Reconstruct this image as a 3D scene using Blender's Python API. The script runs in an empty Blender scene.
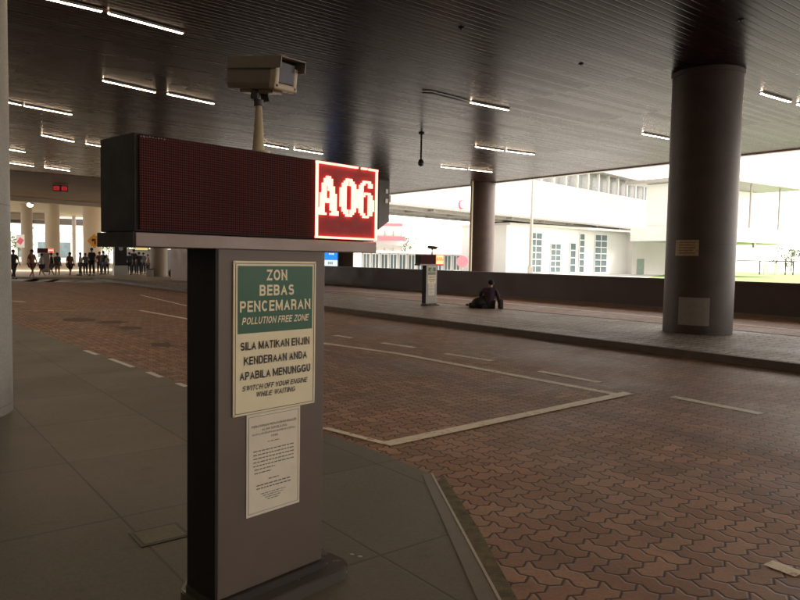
import bpy, bmesh, math, random
from mathutils import Vector, Matrix, Euler
random.seed(7)
sc = bpy.context.scene
col = sc.collection
# ------------------------------------------------------------------ camera
f = 690.0; PIT = math.radians(3.4); ROLL = 0.0178; H = 1.58
F = Vector((0, math.cos(PIT), -math.sin(PIT))); U0 = Vector((0, math.sin(PIT), math.cos(PIT))); R0 = Vector((1, 0, 0))
cR = math.cos(ROLL)*R0 + math.sin(ROLL)*U0; cU = -math.sin(ROLL)*R0 + math.cos(ROLL)*U0
cam = bpy.data.cameras.new('camera'); camo = bpy.data.objects.new('camera', cam); col.objects.link(camo)
m = Matrix((cR, cU, -F)).transposed().to_4x4(); m.translation = (0, 0, H); camo.matrix_world = m
cam.sensor_width = 36; cam.lens = 36*f/800; cam.clip_end = 3000; cam.clip_start = 0.05
sc.camera = camo

def ray(x, y): return F + (x-400)/f*cR + (300-y)/f*cU
def G(x, y, z=0.0):
    d = ray(x, y); t = (z-H)/d.z; return Vector((d.x*t, d.y*t, z))
def hor(x): return 259.0 + 0.0178*(x-400)
def B(px, d): return Vector(((px-400)/f*d, d))
def zz(px, y, d): return H + (hor(px)-y)/f*d
A38 = math.radians(38)
TV = Vector((math.cos(A38+math.pi/2), math.sin(A38+math.pi/2))); RV = Vector((math.cos(A38), math.sin(A38)))
def P(s, q, z=0.0):
    v = TV*s + RV*q; return Vector((v.x, v.y, z))
CEIL = 5.62; PAV = 0.12

# ------------------------------------------------------------------ materials
def nodes(name):
    mt = bpy.data.materials.new(name); mt.use_nodes = True
    nt = mt.node_tree; b = nt.nodes['Principled BSDF']; return mt, nt, b
def N(nt, t, **kw):
    n = nt.nodes.new(t)
    for k, v in kw.items(): setattr(n, k, v)
    return n
def mth(nt, op, a, b=None, c=None, clamp=False):
    n = N(nt, 'ShaderNodeMath', operation=op, use_clamp=clamp)
    for i, v in enumerate((a, b, c)):
        if v is None: continue
        if isinstance(v, (int, float)): n.inputs[i].default_value = v
        else: nt.links.new(v, n.inputs[i])
    return n.outputs[0]
def ramp(nt, src, stops):
    r = N(nt, 'ShaderNodeValToRGB'); e = r.color_ramp.elements
    while len(e) < len(stops): e.new(0.5)
    for i, (p, c) in enumerate(stops):
        e[i].position = p; e[i].color = (*c, 1) if len(c) == 3 else c
    nt.links.new(src, r.inputs[0]); return r.outputs[0]
def mixc(nt, fac, a, b, mode='MIX'):
    n = N(nt, 'ShaderNodeMix', data_type='RGBA', blend_type=mode)
    for s, v in ((n.inputs[0], fac), (n.inputs[6], a), (n.inputs[7], b)):
        if isinstance(v, (int, float)): s.default_value = v
        elif isinstance(v, tuple): s.default_value = (*v, 1)
        else: nt.links.new(v, s)
    return n.outputs[2]
def noise(nt, vec, scale, detail=4, rough=.6):
    n = N(nt, 'ShaderNodeTexNoise'); n.inputs['Scale'].default_value = scale; n.inputs['Detail'].default_value = detail
    n.inputs['Roughness'].default_value = rough
    if vec is not None: nt.links.new(vec, n.inputs['Vector'])
    return n.outputs['Fac']
def pos(nt): return N(nt, 'ShaderNodeNewGeometry').outputs['Position']
def objc(nt): return N(nt, 'ShaderNodeTexCoord').outputs['Object']
def bump(nt, b, h, strength=.3, dist=.01):
    n = N(nt, 'ShaderNodeBump'); n.inputs['Strength'].default_value = strength; n.inputs['Distance'].default_value = dist
    nt.links.new(h, n.inputs['Height']); nt.links.new(n.outputs[0], b.inputs['Normal'])
def dot2(nt, p, v):
    n = N(nt, 'ShaderNodeVectorMath', operation='DOT_PRODUCT'); nt.links.new(p, n.inputs[0]); n.inputs[1].default_value = (v.x, v.y, 0); return n.outputs['Value']
def MAT(name, c, rough=.6, metal=0, var=.25, scale=3, bs=.15, fine=60, space='pos'):
    """worn plain surface: colour wanders by var, fine bump"""
    mt, nt, b = nodes(name); p = pos(nt) if space == 'pos' else objc(nt)
    n1 = noise(nt, p, scale, 6); n2 = noise(nt, p, fine, 3)
    mix = mth(nt, 'ADD', mth(nt, 'MULTIPLY', n1, .7), mth(nt, 'MULTIPLY', n2, .3))
    lo = tuple(v*(1-var) for v in c); hi = tuple(min(1, v*(1+var)) for v in c)
    nt.links.new(ramp(nt, mix, [(.3, lo), (.7, hi)]), b.inputs['Base Color'])
    nt.links.new(ramp(nt, n1, [(.3, (rough*.85,)*3), (.7, (min(1, rough*1.15),)*3)]), b.inputs['Roughness'])
    b.inputs['Metallic'].default_value = metal
    if bs: bump(nt, b, n2, bs, .003)
    return mt
def EMIT(name, c, s):
    mt, nt, b = nodes(name); b.inputs['Base Color'].default_value = (*(v*.04 for v in c), 1)
    b.inputs['Emission Color'].default_value = (*c, 1); b.inputs['Emission Strength'].default_value = s; return mt

def paver_mat(name, unit, cols, joint, rough=.6, zig=.13, stains=True, jw=(.025, .085)):
    mt, nt, b = nodes(name); p = pos(nt)
    u = mth(nt, 'DIVIDE', dot2(nt, p, RV), unit); v = mth(nt, 'DIVIDE', dot2(nt, p, TV), unit)
    tri = lambda s, ph: mth(nt, 'MULTIPLY', mth(nt, 'SUBTRACT', mth(nt, 'PINGPONG', mth(nt, 'ADD', s, ph), .5), .25), zig*4)
    wob = mth(nt, 'MULTIPLY', mth(nt, 'SUBTRACT', noise(nt, p, 9, 2), .5), .10)
    u2 = mth(nt, 'ADD', mth(nt, 'ADD', u, tri(v, 0.0)), wob); v2 = mth(nt, 'ADD', mth(nt, 'ADD', v, tri(u, 0.0)), wob)
    i = mth(nt, 'FLOOR', u2); j = mth(nt, 'FLOOR', v2); du = mth(nt, 'SUBTRACT', u2, i); dv = mth(nt, 'SUBTRACT', v2, j)
    mm = mth(nt, 'FLOORED_MODULO', mth(nt, 'ADD', i, j), 4.0)
    eq = lambda k: mth(nt, 'COMPARE', mm, float(k), .1)
    dl = mth(nt, 'ADD', du, eq(1)); dr = mth(nt, 'ADD', mth(nt, 'SUBTRACT', 1.0, du), eq(0))
    db = mth(nt, 'ADD', dv, eq(3)); dt = mth(nt, 'ADD', mth(nt, 'SUBTRACT', 1.0, dv), eq(2))
    d = mth(nt, 'MINIMUM', mth(nt, 'MINIMUM', dl, dr), mth(nt, 'MINIMUM', db, dt))
    cv = N(nt, 'ShaderNodeCombineXYZ'); nt.links.new(mth(nt, 'SUBTRACT', i, eq(1)), cv.inputs[0]); nt.links.new(mth(nt, 'SUBTRACT', j, eq(3)), cv.inputs[1])
    wn = N(nt, 'ShaderNodeTexWhiteNoise', noise_dimensions='2D'); nt.links.new(cv.outputs[0], wn.inputs['Vector'])
    base = ramp(nt, wn.outputs['Value'], [(0, cols[0]), (.5, cols[1]), (1, cols[2])])
    big = noise(nt, p, .55, 5); base = mixc(nt, 1.0, base, ramp(nt, big, [(.3, (.72, .72, .74)), (.7, (1.15, 1.12, 1.08))]), 'MULTIPLY')
    fine = noise(nt, p, 45, 5, .7); base = mixc(nt, 1.0, base, ramp(nt, fine, [(.25, (.7, .7, .7)), (.75, (1.2, 1.2, 1.2))]), 'MULTIPLY')
    if stains:
        st = noise(nt, p, 1.7, 3); base = mixc(nt, mth(nt, 'MULTIPLY', ramp(nt, st, [(.60, (0, 0, 0)), (.72, (1, 1, 1))]), .45), base, (.03, .022, .018))
        # two old drag marks near the stand
    if stains:
        cbx = N(nt, 'ShaderNodeCombineXYZ'); nt.links.new(mth(nt, 'MULTIPLY', dot2(nt, p, TV), .06), cbx.inputs[0]); nt.links.new(mth(nt, 'MULTIPLY', dot2(nt, p, RV), 1.3), cbx.inputs[1])
        base = mixc(nt, mth(nt, 'MULTIPLY', ramp(nt, noise(nt, cbx.outputs[0], 1.0, 3), [(.5, (0, 0, 0)), (.68, (1, 1, 1))]), .38), base, (.05, .032, .024))
        vo = N(nt, 'ShaderNodeTexVoronoi'); vo.inputs['Scale'].default_value = 1.1; nt.links.new(p, vo.inputs['Vector'])
        base = mixc(nt, ramp(nt, mth(nt, 'ADD', vo.outputs['Distance'], mth(nt, 'MULTIPLY', fine, .05)), [(.06, (.6,)*3), (.10, (0, 0, 0))]), base, (.03, .022, .018))
        hl = N(nt, 'ShaderNodeTexVoronoi'); hl.inputs['Scale'].default_value = 5; nt.links.new(p, hl.inputs['Vector'])
        base = mixc(nt, ramp(nt, hl.outputs['Distance'], [(.022, (.8,)*3), (.03, (0, 0, 0))]), base, (.5, .42, .32))
    jm = ramp(nt, d, [(jw[0], (1, 1, 1)), (jw[1], (0, 0, 0))])
    base = mixc(nt, jm, base, joint)
    nt.links.new(base, b.inputs['Base Color'])
    nt.links.new(ramp(nt, big, [(.3, (rough-.1,)*3), (.7, (rough+.12,)*3)]), b.inputs['Roughness'])
    hgt = mth(nt, 'ADD', ramp(nt, d, [(0, (0, 0, 0)), (.11, (1, 1, 1))]), mth(nt, 'MULTIPLY', fine, .25))
    hgt = mth(nt, 'ADD', hgt, mth(nt, 'MULTIPLY', wn.outputs['Value'], .35))
    bump(nt, b, hgt, .6, .004)
    return mt
M = {}
M['paver'] = paver_mat('red_pavers', .124, ((.27, .148, .09), (.345, .195, .122), (.44, .262, .17)), (.022, .011, .006), .6)
M['paver2'] = paver_mat('grey_pavers', .2, ((.29, .245, .20), (.36, .305, .25), (.43, .37, .31)), (.07, .052, .04), .6, .10, True, (.06, .14))
M['granite'] = MAT('granite_kerb', (.15, .135, .105), .45, 0, .25, 8)
M['kerb'] = MAT('dark_kerb', (.13, .105, .08), .75, 0, .35, 5)
M['white_paint'] = None
def paint():
    mt, nt, b = nodes('worn_white_paint'); p = pos(nt)
    n1 = noise(nt, p, 14, 6, .75); n2 = noise(nt, p, 2.5, 3)
    wear = ramp(nt, mth(nt, 'ADD', mth(nt, 'MULTIPLY', n1, .7), mth(nt, 'MULTIPLY', n2, .3)), [(.52, (.82, .76, .62)), (.63, (.36, .23, .16))])
    nt.links.new(wear, b.inputs['Base Color']); b.inputs['Roughness'].default_value = .6; bump(nt, b, n1, .3, .004); return mt
M['white_paint'] = paint()
def slab_mat():
    mt, nt, b = nodes('paving_slabs'); p = pos(nt)
    q = dot2(nt, p, RV); s = dot2(nt, p, TV)
    # joint lines measured off the place, slab module about 0.9 by 1.25 m
    a1 = mth(nt, 'PINGPONG', mth(nt, 'SUBTRACT', q, 1.985), .44); a2 = mth(nt, 'PINGPONG', mth(nt, 'SUBTRACT', s, 2.66), .62)
    d = mth(nt, 'MINIMUM', a1, a2)
    n1 = noise(nt, p, 1.1, 6); n2 = noise(nt, p, 70, 4, .7); n3 = noise(nt, p, 5, 4)
    i = mth(nt, 'FLOOR', mth(nt, 'DIVIDE', mth(nt, 'SUBTRACT', q, 1.985), .88)); j = mth(nt, 'FLOOR', mth(nt, 'DIVIDE', mth(nt, 'SUBTRACT', s, 2.66), 1.24))
    cv = N(nt, 'ShaderNodeCombineXYZ'); nt.links.new(i, cv.inputs[0]); nt.links.new(j, cv.inputs[1])
    wn = N(nt, 'ShaderNodeTexWhiteNoise', noise_dimensions='2D'); nt.links.new(cv.outputs[0], wn.inputs['Vector'])
    base = ramp(nt, n1, [(.3, (.115, .106, .080)), (.7, (.155, .143, .110))])
    base = mixc(nt, 1.0, base, ramp(nt, wn.outputs['Value'], [(0, (.88, .88, .88)), (1, (1.1, 1.1, 1.1))]), 'MULTIPLY')
    base = mixc(nt, 1.0, base, ramp(nt, n2, [(.3, (.8, .8, .8)), (.7, (1.2, 1.2, 1.2))]), 'MULTIPLY')
    base = mixc(nt, ramp(nt, n3, [(.60, (0, 0, 0)), (.75, (.6, .6, .6))]), base, (.06, .052, .038))
    vo = N(nt, 'ShaderNodeTexVoronoi'); vo.inputs['Scale'].default_value = 2.6; nt.links.new(p, vo.inputs['Vector'])
    base = mixc(nt, ramp(nt, mth(nt, 'ADD', vo.outputs['Distance'], mth(nt, 'MULTIPLY', n2, .03)), [(.045, (.55,)*3), (.062, (0, 0, 0))]), base, (.05, .045, .035))
    base = mixc(nt, ramp(nt, noise(nt, p, .45, 3), [(.5, (0, 0, 0)), (.7, (.35, .35, .35))]), base, (.085, .072, .05))
    base = mixc(nt, ramp(nt, d, [(.003, (.85, .85, .85)), (.009, (0, 0, 0))]), base, (.045, .038, .03))
    nt.links.new(base, b.inputs['Base Color']); nt.links.new(ramp(nt, n1, [(.3, (.42,)*3), (.7, (.60,)*3)]), b.inputs['Roughness'])
    bump(nt, b, mth(nt, 'ADD', ramp(nt, d, [(0, (0, 0, 0)), (.01, (1, 1, 1))]), mth(nt, 'MULTIPLY', n2, .2)), .3, .003); return mt
M['slab'] = slab_mat()
M['gutter'] = MAT('mossy_gutter', (.13, .115, .07), .85, 0, .7, 14, .5, 90)
M['asphalt'] = MAT('asphalt', (.10, .095, .09), .8, 0, .25, 2)
M['concrete'] = MAT('concrete', (.42, .40, .36), .55, 0, .12, 1.5)
M['concrete_dk'] = MAT('dark_brown_cladding', (.055, .045, .04), .4, 0, .25, 2)
M['conc_warm'] = MAT('warm_concrete', (.28, .22, .15), .6, 0, .12, .8)
M['white'] = MAT('white_wall', (.70, .70, .68), .5, 0, .05, .5)
M['offwhite'] = MAT('pale_panel', (.6, .58, .56), .5, 0, .08, .5)
M['grass'] = MAT('lawn', (.10, .17, .03), .9, 0, .4, 2)
M['earth'] = MAT('pale_paved_ground', (.45, .43, .39), .85, 0, .15, .3)
def pillar_mat(name, c, rough):
    mt, nt, b = nodes(name); p = pos(nt)
    sx = N(nt, 'ShaderNodeSeparateXYZ'); nt.links.new(p, sx.inputs[0])
    n1 = noise(nt, p, 2.2, 6); n2 = noise(nt, p, 40, 4)
    base = ramp(nt, n1, [(.3, tuple(v*.8 for v in c)), (.7, tuple(v*1.2 for v in c))])
    base = mixc(nt, 1.0, base, ramp(nt, n2, [(.3, (.85,)*3), (.7, (1.15,)*3)]), 'MULTIPLY')
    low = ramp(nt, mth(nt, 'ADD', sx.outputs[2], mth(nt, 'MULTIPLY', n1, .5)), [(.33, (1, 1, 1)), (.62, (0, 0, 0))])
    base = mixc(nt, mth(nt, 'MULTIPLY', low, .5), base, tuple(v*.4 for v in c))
    sm = mth(nt, 'PINGPONG', mth(nt, 'SUBTRACT', sx.outputs[2], .2), .9)
    base = mixc(nt, ramp(nt, sm, [(.003, (.5, .5, .5)), (.009, (0, 0, 0))]), base, tuple(v*.3 for v in c))
    nt.links.new(base, b.inputs['Base Color']); b.inputs['Roughness'].default_value = rough; bump(nt, b, n2, .12, .003); return mt
M['pillar'] = pillar_mat('brown_pillar_cladding', (.064, .042, .036), .5)
M['pillar_l'] = pillar_mat('grey_pillar', (.24, .225, .20), .5)
def ceil_mat(name, c1, rough, pitch=.15, amt=.6):
    mt, nt, b = nodes(name); p = pos(nt); s = dot2(nt, p, TV); q = dot2(nt, p, RV)
    g = mth(nt, 'PINGPONG', s, pitch/2); gq = mth(nt, 'PINGPONG', mth(nt, 'ADD', q, .7), 1.75)
    n1 = noise(nt, p, .5, 4); n2 = noise(nt, p, 30, 3)
    gr = ramp(nt, g, [(.008, (1, 1, 1)), (.016, (0, 0, 0))]); g2 = ramp(nt, gq, [(.004, (1, 1, 1)), (.01, (0, 0, 0))])
    si = mth(nt, 'FLOOR', mth(nt, 'DIVIDE', s, pitch)); qi = mth(nt, 'FLOOR', mth(nt, 'DIVIDE', mth(nt, 'ADD', q, .7), 3.5))
    cv = N(nt, 'ShaderNodeCombineXYZ'); nt.links.new(si, cv.inputs[0]); nt.links.new(qi, cv.inputs[1])
    wn = N(nt, 'ShaderNodeTexWhiteNoise', noise_dimensions='2D'); nt.links.new(cv.outputs[0], wn.inputs['Vector'])
    base = ramp(nt, n1, [(.3, tuple(v*.8 for v in c1)), (.7, tuple(v*1.25 for v in c1))])
    base = mixc(nt, 1.0, base, ramp(nt, wn.outputs['Value'], [(0, (.85,)*3), (1, (1.12,)*3)]), 'MULTIPLY')
    base = mixc(nt, mth(nt, 'MULTIPLY', mth(nt, 'MAXIMUM', gr, g2), amt), base, (.006, .005, .005))
    nt.links.new(base, b.inputs['Base Color'])
    r = mth(nt, 'ADD', mth(nt, 'MULTIPLY', n1, .06), rough-.03); r = mth(nt, 'ADD', r, mth(nt, 'MULTIPLY', wn.outputs['Value'], .06)); nt.links.new(r, b.inputs['Roughness'])
    b.inputs['IOR'].default_value = 1.10; b.inputs['Specular Tint'].default_value = (1, .8, .74, 1)
    bump(nt, b, mth(nt, 'ADD', mth(nt, 'MULTIPLY', gr, -1.0), mth(nt, 'MULTIPLY', n2, .08)), .35, .006); return mt
M['ceiling'] = ceil_mat('dark_metal_strip_ceiling', (.024, .0105, .0090), .24)
M['ceiling_lt'] = ceil_mat('pale_strip_soffit', (.11, .075, .052), .5, .4, .35)  # paler ceiling strips: tube light and daylight put into the colour
M['soffit'] = MAT('painted_soffit', (.45, .40, .28), .6, 0, .1, .5)
M['tube'] = EMIT('tube_light', (1, .74, .50), 15)
M['fixture'] = MAT('lamp_housing', (.25, .23, .20), .5, 0, .2, 10)
M['pylon'] = MAT('brown_grey_powder_coat', (.125, .095, .080), .48, .1, .10, 3, .25, 400)
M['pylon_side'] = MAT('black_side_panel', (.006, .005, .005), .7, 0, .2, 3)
M['plinth'] = MAT('dark_stone_plinth', (.085, .08, .07), .25, 0, .08, 4)
M['rail'] = MAT('dull_metal_rail', (.19, .145, .13), .42, .4, .1, 6)
M['rail_pale'] = MAT('pale_grey_post_paint', (.42, .39, .36), .5, 0, .08, 5)  # lighter post colour for the far pylon, standing in for stronger light there
M['cream'] = MAT('cream_sign_face', (.86, .77, .55), .5, 0, .05, 6, .05)
M['paper'] = MAT('aged_paper_notice', (.78, .72, .60), .6, 0, .07, 12, .05)
M['green'] = MAT('faded_green_print', (.022, .115, .065), .5, 0, .1, 10, .05)
M['ink'] = MAT('black_print', (.02, .02, .018), .5, 0, .1, 10, 0)
M['ink_grey'] = MAT('grey_print', (.16, .14, .11), .6, 0, .2, 60, 0)
M['black'] = MAT('black_plastic', (.008, .007, .007), .6, 0, .2, 10)
M['dark_metal'] = MAT('dark_metal', (.05, .045, .04), .45, .3, .2, 6)
M['grey_metal'] = MAT('grey_metal', (.35, .33, .30), .45, .4, .15, 6)
M['cctv'] = MAT('cctv_beige_housing', (.19, .165, .13), .45, 0, .1, 20)
M['cctv_rim'] = MAT('cctv_pale_bezel', (.42, .35, .24), .4, 0, .05, 20)
M['cctv_pole'] = MAT('cctv_pole_paint', (.42, .34, .22), .45, 0, .1, 20)
M['cctv_glass'] = MAT('cctv_window_glass', (.04, .04, .07), .45, 0, .05, 20, 0)
def led_face():
    mt, nt, b = nodes('unlit_led_matrix'); p = objc(nt); sx = N(nt, 'ShaderNodeSeparateXYZ'); nt.links.new(p, sx.inputs[0])
    pt = .0088
    a = mth(nt, 'PINGPONG', sx.outputs[0], pt/2); c = mth(nt, 'PINGPONG', sx.outputs[2], pt/2)
    r = mth(nt, 'SQRT', mth(nt, 'ADD', mth(nt, 'POWER', mth(nt, 'SUBTRACT', a, pt/2), 2), mth(nt, 'POWER', mth(nt, 'SUBTRACT', c, pt/2), 2)))
    dots = ramp(nt, r, [(.0038, (1, 1, 1)), (.0050, (0, 0, 0))]) if False else mth(nt, 'LESS_THAN', r, .0031)
    n1 = noise(nt, p, 2.5, 4)
    dc = ramp(nt, n1, [(.3, (.085, .022, .020)), (.7, (.125, .032, .029))])
    mod = mth(nt, 'LESS_THAN', mth(nt, 'PINGPONG', sx.outputs[0], .0968), .0012)
    nt.links.new(mixc(nt, dots, (.022, .006, .006), dc), b.inputs['Base Color']); b.inputs['Roughness'].default_value = .8; b.inputs['Specular IOR Level'].default_value = .15
    bump(nt, b, dots, .5, .002); return mt
M['led'] = led_face()
M['led_on'] = EMIT('lit_led', (1, .21, .15), 1.2)
M['led_back'] = MAT('red_led_module', (.30, .003, .008), .6, 0, .1, 40, 0)
M['led_far'] = EMIT('far_red_led', (1, .10, .03), 2.0)
M['led_dim'] = EMIT('dim_red_led', (1, .03, .05), .12)
M['led_orange'] = EMIT('orange_led', (1, .32, .10), .9)
M['blue_lit'] = EMIT('blue_backlit_sign', (.02, .20, .85), .35)
M['white_lit'] = EMIT('white_backlit_sign', (.8, .88, .9), .25)
M['yellow_lit'] = EMIT('yellow_lit_panel', (.85, .62, .22), .2)
M['yellow'] = MAT('yellow_sign', (.75, .33, .02), .5, 0, .05, 5)
M['red'] = MAT('red_paint', (.6, .06, .10), .5, 0, .1, 5)
M['pinkred'] = MAT('pale_red_rail', (.65, .20, .24), .5, 0, .1, 5)
M['wglass'] = MAT('window_glass', (.10, .15, .17), .2, 0, .4, .6, 0)
M['skin'] = MAT('skin', (.28, .15, .09), .5, 0, .1, 20, 0)
M['hair'] = MAT('black_hair', (.012, .010, .009), .9, 0, .2, 60)
M['leaf'] = MAT('leaves', (.06, .10, .035), .7, 0, .5, 1.5)
M['bark'] = MAT('bark', (.12, .09, .06), .9, 0, .3, 6)
M['orange_wall'] = MAT('brown_orange_wall', (.22, .10, .05), .5, 0, .2, 2)
M['plate'] = MAT('weathered_notice', (.40, .30, .17), .5, 0, .35, 14)
M['plate_grey'] = MAT('grey_access_panel', (.26, .23, .20), .45, 0, .15, 10)
M['hose'] = MAT('cover_concrete', (.20, .19, .135), .7, 0, .25, 30)

# ------------------------------------------------------------------ mesh helpers
def link(ob, parent=None):
    col.objects.link(ob)
    if parent: ob.parent = parent
    return ob
def tag(o, label=None, cat=None, group=None, kind=None):
    if label: o['label'] = label
    if cat: o['category'] = cat
    if group: o['group'] = group
    if kind: o['kind'] = kind
    return o
def empty(name, loc, rz=0, label=None, cat=None, group=None):
    o = bpy.data.objects.new(name, None); col.objects.link(o); o.location = loc if len(loc) == 3 else (*loc, 0); o.rotation_euler.z = rz
    o.empty_display_size = .2; return tag(o, label, cat, group)
class MB:
    def __init__(s): s.bm = bmesh.new()
    def _add(s, b2, mat=None):
        if mat is not None: bmesh.ops.transform(b2, matrix=mat, verts=b2.verts)
        me = bpy.data.meshes.new('t'); b2.to_mesh(me); s.bm.from_mesh(me); bpy.data.meshes.remove(me); b2.free(); return s
    def box(s, c, size, rot=(0, 0, 0), bev=0, seg=2):
        b = bmesh.new(); bmesh.ops.create_cube(b, size=1); bmesh.ops.scale(b, vec=size, verts=b.verts)
        if bev: bmesh.ops.bevel(b, geom=b.edges[:], offset=bev, segments=seg, affect='EDGES', profile=.5)
        return s._add(b, Matrix.Translation(c) @ Euler(rot).to_matrix().to_4x4())
    def tube(s, p0, p1, r0, r1=None, n=16, cap=True):
        r1 = r0 if r1 is None else r1; p0 = Vector(p0); p1 = Vector(p1); d = p1-p0
        b = bmesh.new(); bmesh.ops.create_cone(b, cap_ends=cap, segments=n, radius1=r0, radius2=r1, depth=d.length)
        q = Vector((0, 0, 1)).rotation_difference(d.normalized())
        return s._add(b, Matrix.Translation((p0+p1)/2) @ q.to_matrix().to_4x4())
    def ball(s, c, r, sx=(1, 1, 1), n=12):
        b = bmesh.new(); bmesh.ops.create_uvsphere(b, u_segments=n, v_segments=n//2+2, radius=r)
        return s._add(b, Matrix.Translation(c) @ Matrix.Diagonal((*sx, 1)))
    def prism(s, pts, z0, z1, bev=0):
        b = bmesh.new(); a = [b.verts.new((p[0], p[1], z0)) for p in pts]; fc = b.faces.new(a); fc.normal_update()
        if fc.normal.z > 0: fc.normal_flip()
        if abs(z1-z0) > 1e-6:
            e = bmesh.ops.extrude_face_region(b, geom=[fc]); vs = [v for v in e['geom'] if isinstance(v, bmesh.types.BMVert)]
            bmesh.ops.translate(b, vec=(0, 0, z1-z0), verts=vs); bmesh.ops.recalc_face_normals(b, faces=b.faces[:])
        else: fc.normal_flip()
        if bev:
            es = [x for x in b.edges if all(abs(v.co.z-z1) < 1e-5 for v in x.verts)]
            bmesh.ops.bevel(b, geom=es, offset=bev, segments=2, affect='EDGES')
        return s._add(b)
    def build(s, name, mat, parent=None, smooth=False):
        me = bpy.data.meshes.new(name); s.bm.to_mesh(me); s.bm.free(); me.materials.append(mat)
        if smooth:
            for p in me.polygons: p.use_smooth = True
            try: me.set_sharp_from_angle(angle=math.radians(40))
            except Exception: pass
        return link(bpy.data.objects.new(name, me), parent)
def structure(o): return tag(o, kind='structure')
def copy_tree(o, parent=None):
    c = o.copy(); col.objects.link(c); c.parent = parent
    for ch in list(o.children): copy_tree(ch, c)
    return c
def seg_box(mb, a, b, w, z0, z1):
    """upright box along the ground segment a-b, w wide"""
    a = Vector(a[:2]); b = Vector(b[:2]); d = b-a; n = Vector((-d.y, d.x)).normalized()*w/2
    mb.prism([a-n, b-n, b+n, a+n], z0, z1); return mb
def text_mesh(name, s, size, parent, loc, mat, bold=0, shear=0, sx=1, align='CENTER', rx=math.pi/2, ext=.0004):
    cu = bpy.data.curves.new(name, 'FONT'); cu.body = s; cu.size = size; cu.align_x = align; cu.align_y = 'CENTER'
    cu.offset = bold; cu.shear = shear; cu.extrude = ext; cu.resolution_u = 3
    o = bpy.data.objects.new(name, cu); col.objects.link(o); dg = bpy.context.evaluated_depsgraph_get()
    me = bpy.data.meshes.new_from_object(o.evaluated_get(dg)); bpy.data.objects.remove(o); bpy.data.curves.remove(cu)
    me.materials.clear(); me.materials.append(mat)
    me.transform(Matrix.Diagonal((sx, 1, 1, 1)))
    t = bpy.data.objects.new(name, me); link(t, parent); t.location = loc; t.rotation_euler = (rx, 0, 0); return t

# ------------------------------------------------------------------ ground
g = MB(); g.prism([(-900, -300), (900, -300), (900, 1600), (-900, 1600)], -.01, -.01)
structure(g.build('ground', M['earth']))
W0 = G(325, 283.7); W1 = G(798, 320.5); wd = (W1-W0).normalized()
wa = W0 - wd*6; wb = W1 + wd*34            # foot of the long parapet
road = MB(); rp = [P(-40, -2), P(-40, 30)]
wl = W0 - wd*70
road.prism([P(-45, 1.5), P(-45, 24), P(20, 26), P(75, 26), P(75, 1.5)], 0, 0)
structure(road.build('road', M['paver']))
# near pavement, its kerb follows the bay
kerb = [G(x, y, PAV) for x, y in ((12, 322.6), (73.6, 345), (119, 360.6), (188, 385.5), (323, 432), (367, 447), (432, 474), (500, 600))]
k0 = kerb[0]+(kerb[0]-kerb[1]).normalized()*14; k0.z = PAV
k9 = kerb[-1] + (kerb[-1]-kerb[-2]).normalized()*2.2
outer = [k0]+kerb+[k9, P(-12, .6), P(-45, .6)]
pv = MB(); pv.prism([(p.x, p.y) for p in outer]+[P(-45, -14), P(24, -14)], -.005, PAV, .006)
structure(pv.build('near_pavement', M['slab']))
# lay a granite edging strip on the diagonal part
def strip(pts_a, pts_b, z0, z1, mat, name, bev=0):
    mb = MB(); mb.prism([(p.x, p.y) for p in pts_a]+[(p.x, p.y) for p in reversed(pts_b)], z0, z1, bev); return structure(mb.build(name, mat))
ia = [G(421.7, 475, PAV), G(476.7, 600, PAV)]; ia.append(ia[1]+(ia[1]-ia[0]).normalized()*2)
ob_ = [kerb[-2], kerb[-1], k9]
off = Vector((.006, .0, 0))
strip([p+off for p in ob_], ia, PAV-.02, PAV+.004, M['granite'], 'kerb_edging', .003)
tr_a = [p+Vector((.004, 0, 0)) for p in ob_]; tr_b = [p+Vector((-.010, 0, 0)) for p in ob_]
strip(tr_a, tr_b, PAV, PAV+.007, MAT('worn_kerb_nosing', (.42, .40, .34), .4), 'kerb_nosing')
ga = [G(434, 474, 0), G(443, 477, 0), G(478, 530, 0), G(516, 600, 0)]; ga.append(ga[-1]+(ga[-1]-ga[-2]).normalized()*2)
gb = [kerb[-2].copy(), kerb[-1].copy(), k9]
strip(gb, ga[1:], 0.0, .022, M['gutter'], 'gutter', .006)
# gutter strip of concrete along the straight kerb
ka = [k0]+kerb[:-2]; kb = [Vector((p.x, p.y, 0))+Vector((RV.x, RV.y, 0))*.17 for p in ka]
strip([p+Vector((RV.x, RV.y, 0))*.002 for p in ka], kb, 0, .02, MAT('kerb_gutter_strip', (.17, .12, .085), .7, 0, .3, 6), 'kerb_channel', .004)
# far island
e0, e1 = P(60, 11.05), P(-45, 11.1)
isl = MB(); isl.prism([e0, e1, P(-45, 15.35), P(60, 15.35)], -.005, PAV, .01); structure(isl.build('island_pavement', M['paver2']))
kb_ = MB(); kb_.prism([P(60, 10.93), P(-45, 10.98), P(-45, 11.12), P(60, 11.07)], -.004, PAV+.006, .01); structure(kb_.build('island_kerb', M['kerb']))
kb_ = MB(); kb_.prism([P(60, 15.33), P(-45, 15.33), P(-45, 15.47), P(60, 15.47)], -.004, PAV+.006, .01); structure(kb_.build('island_kerb', M['kerb']))
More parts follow.
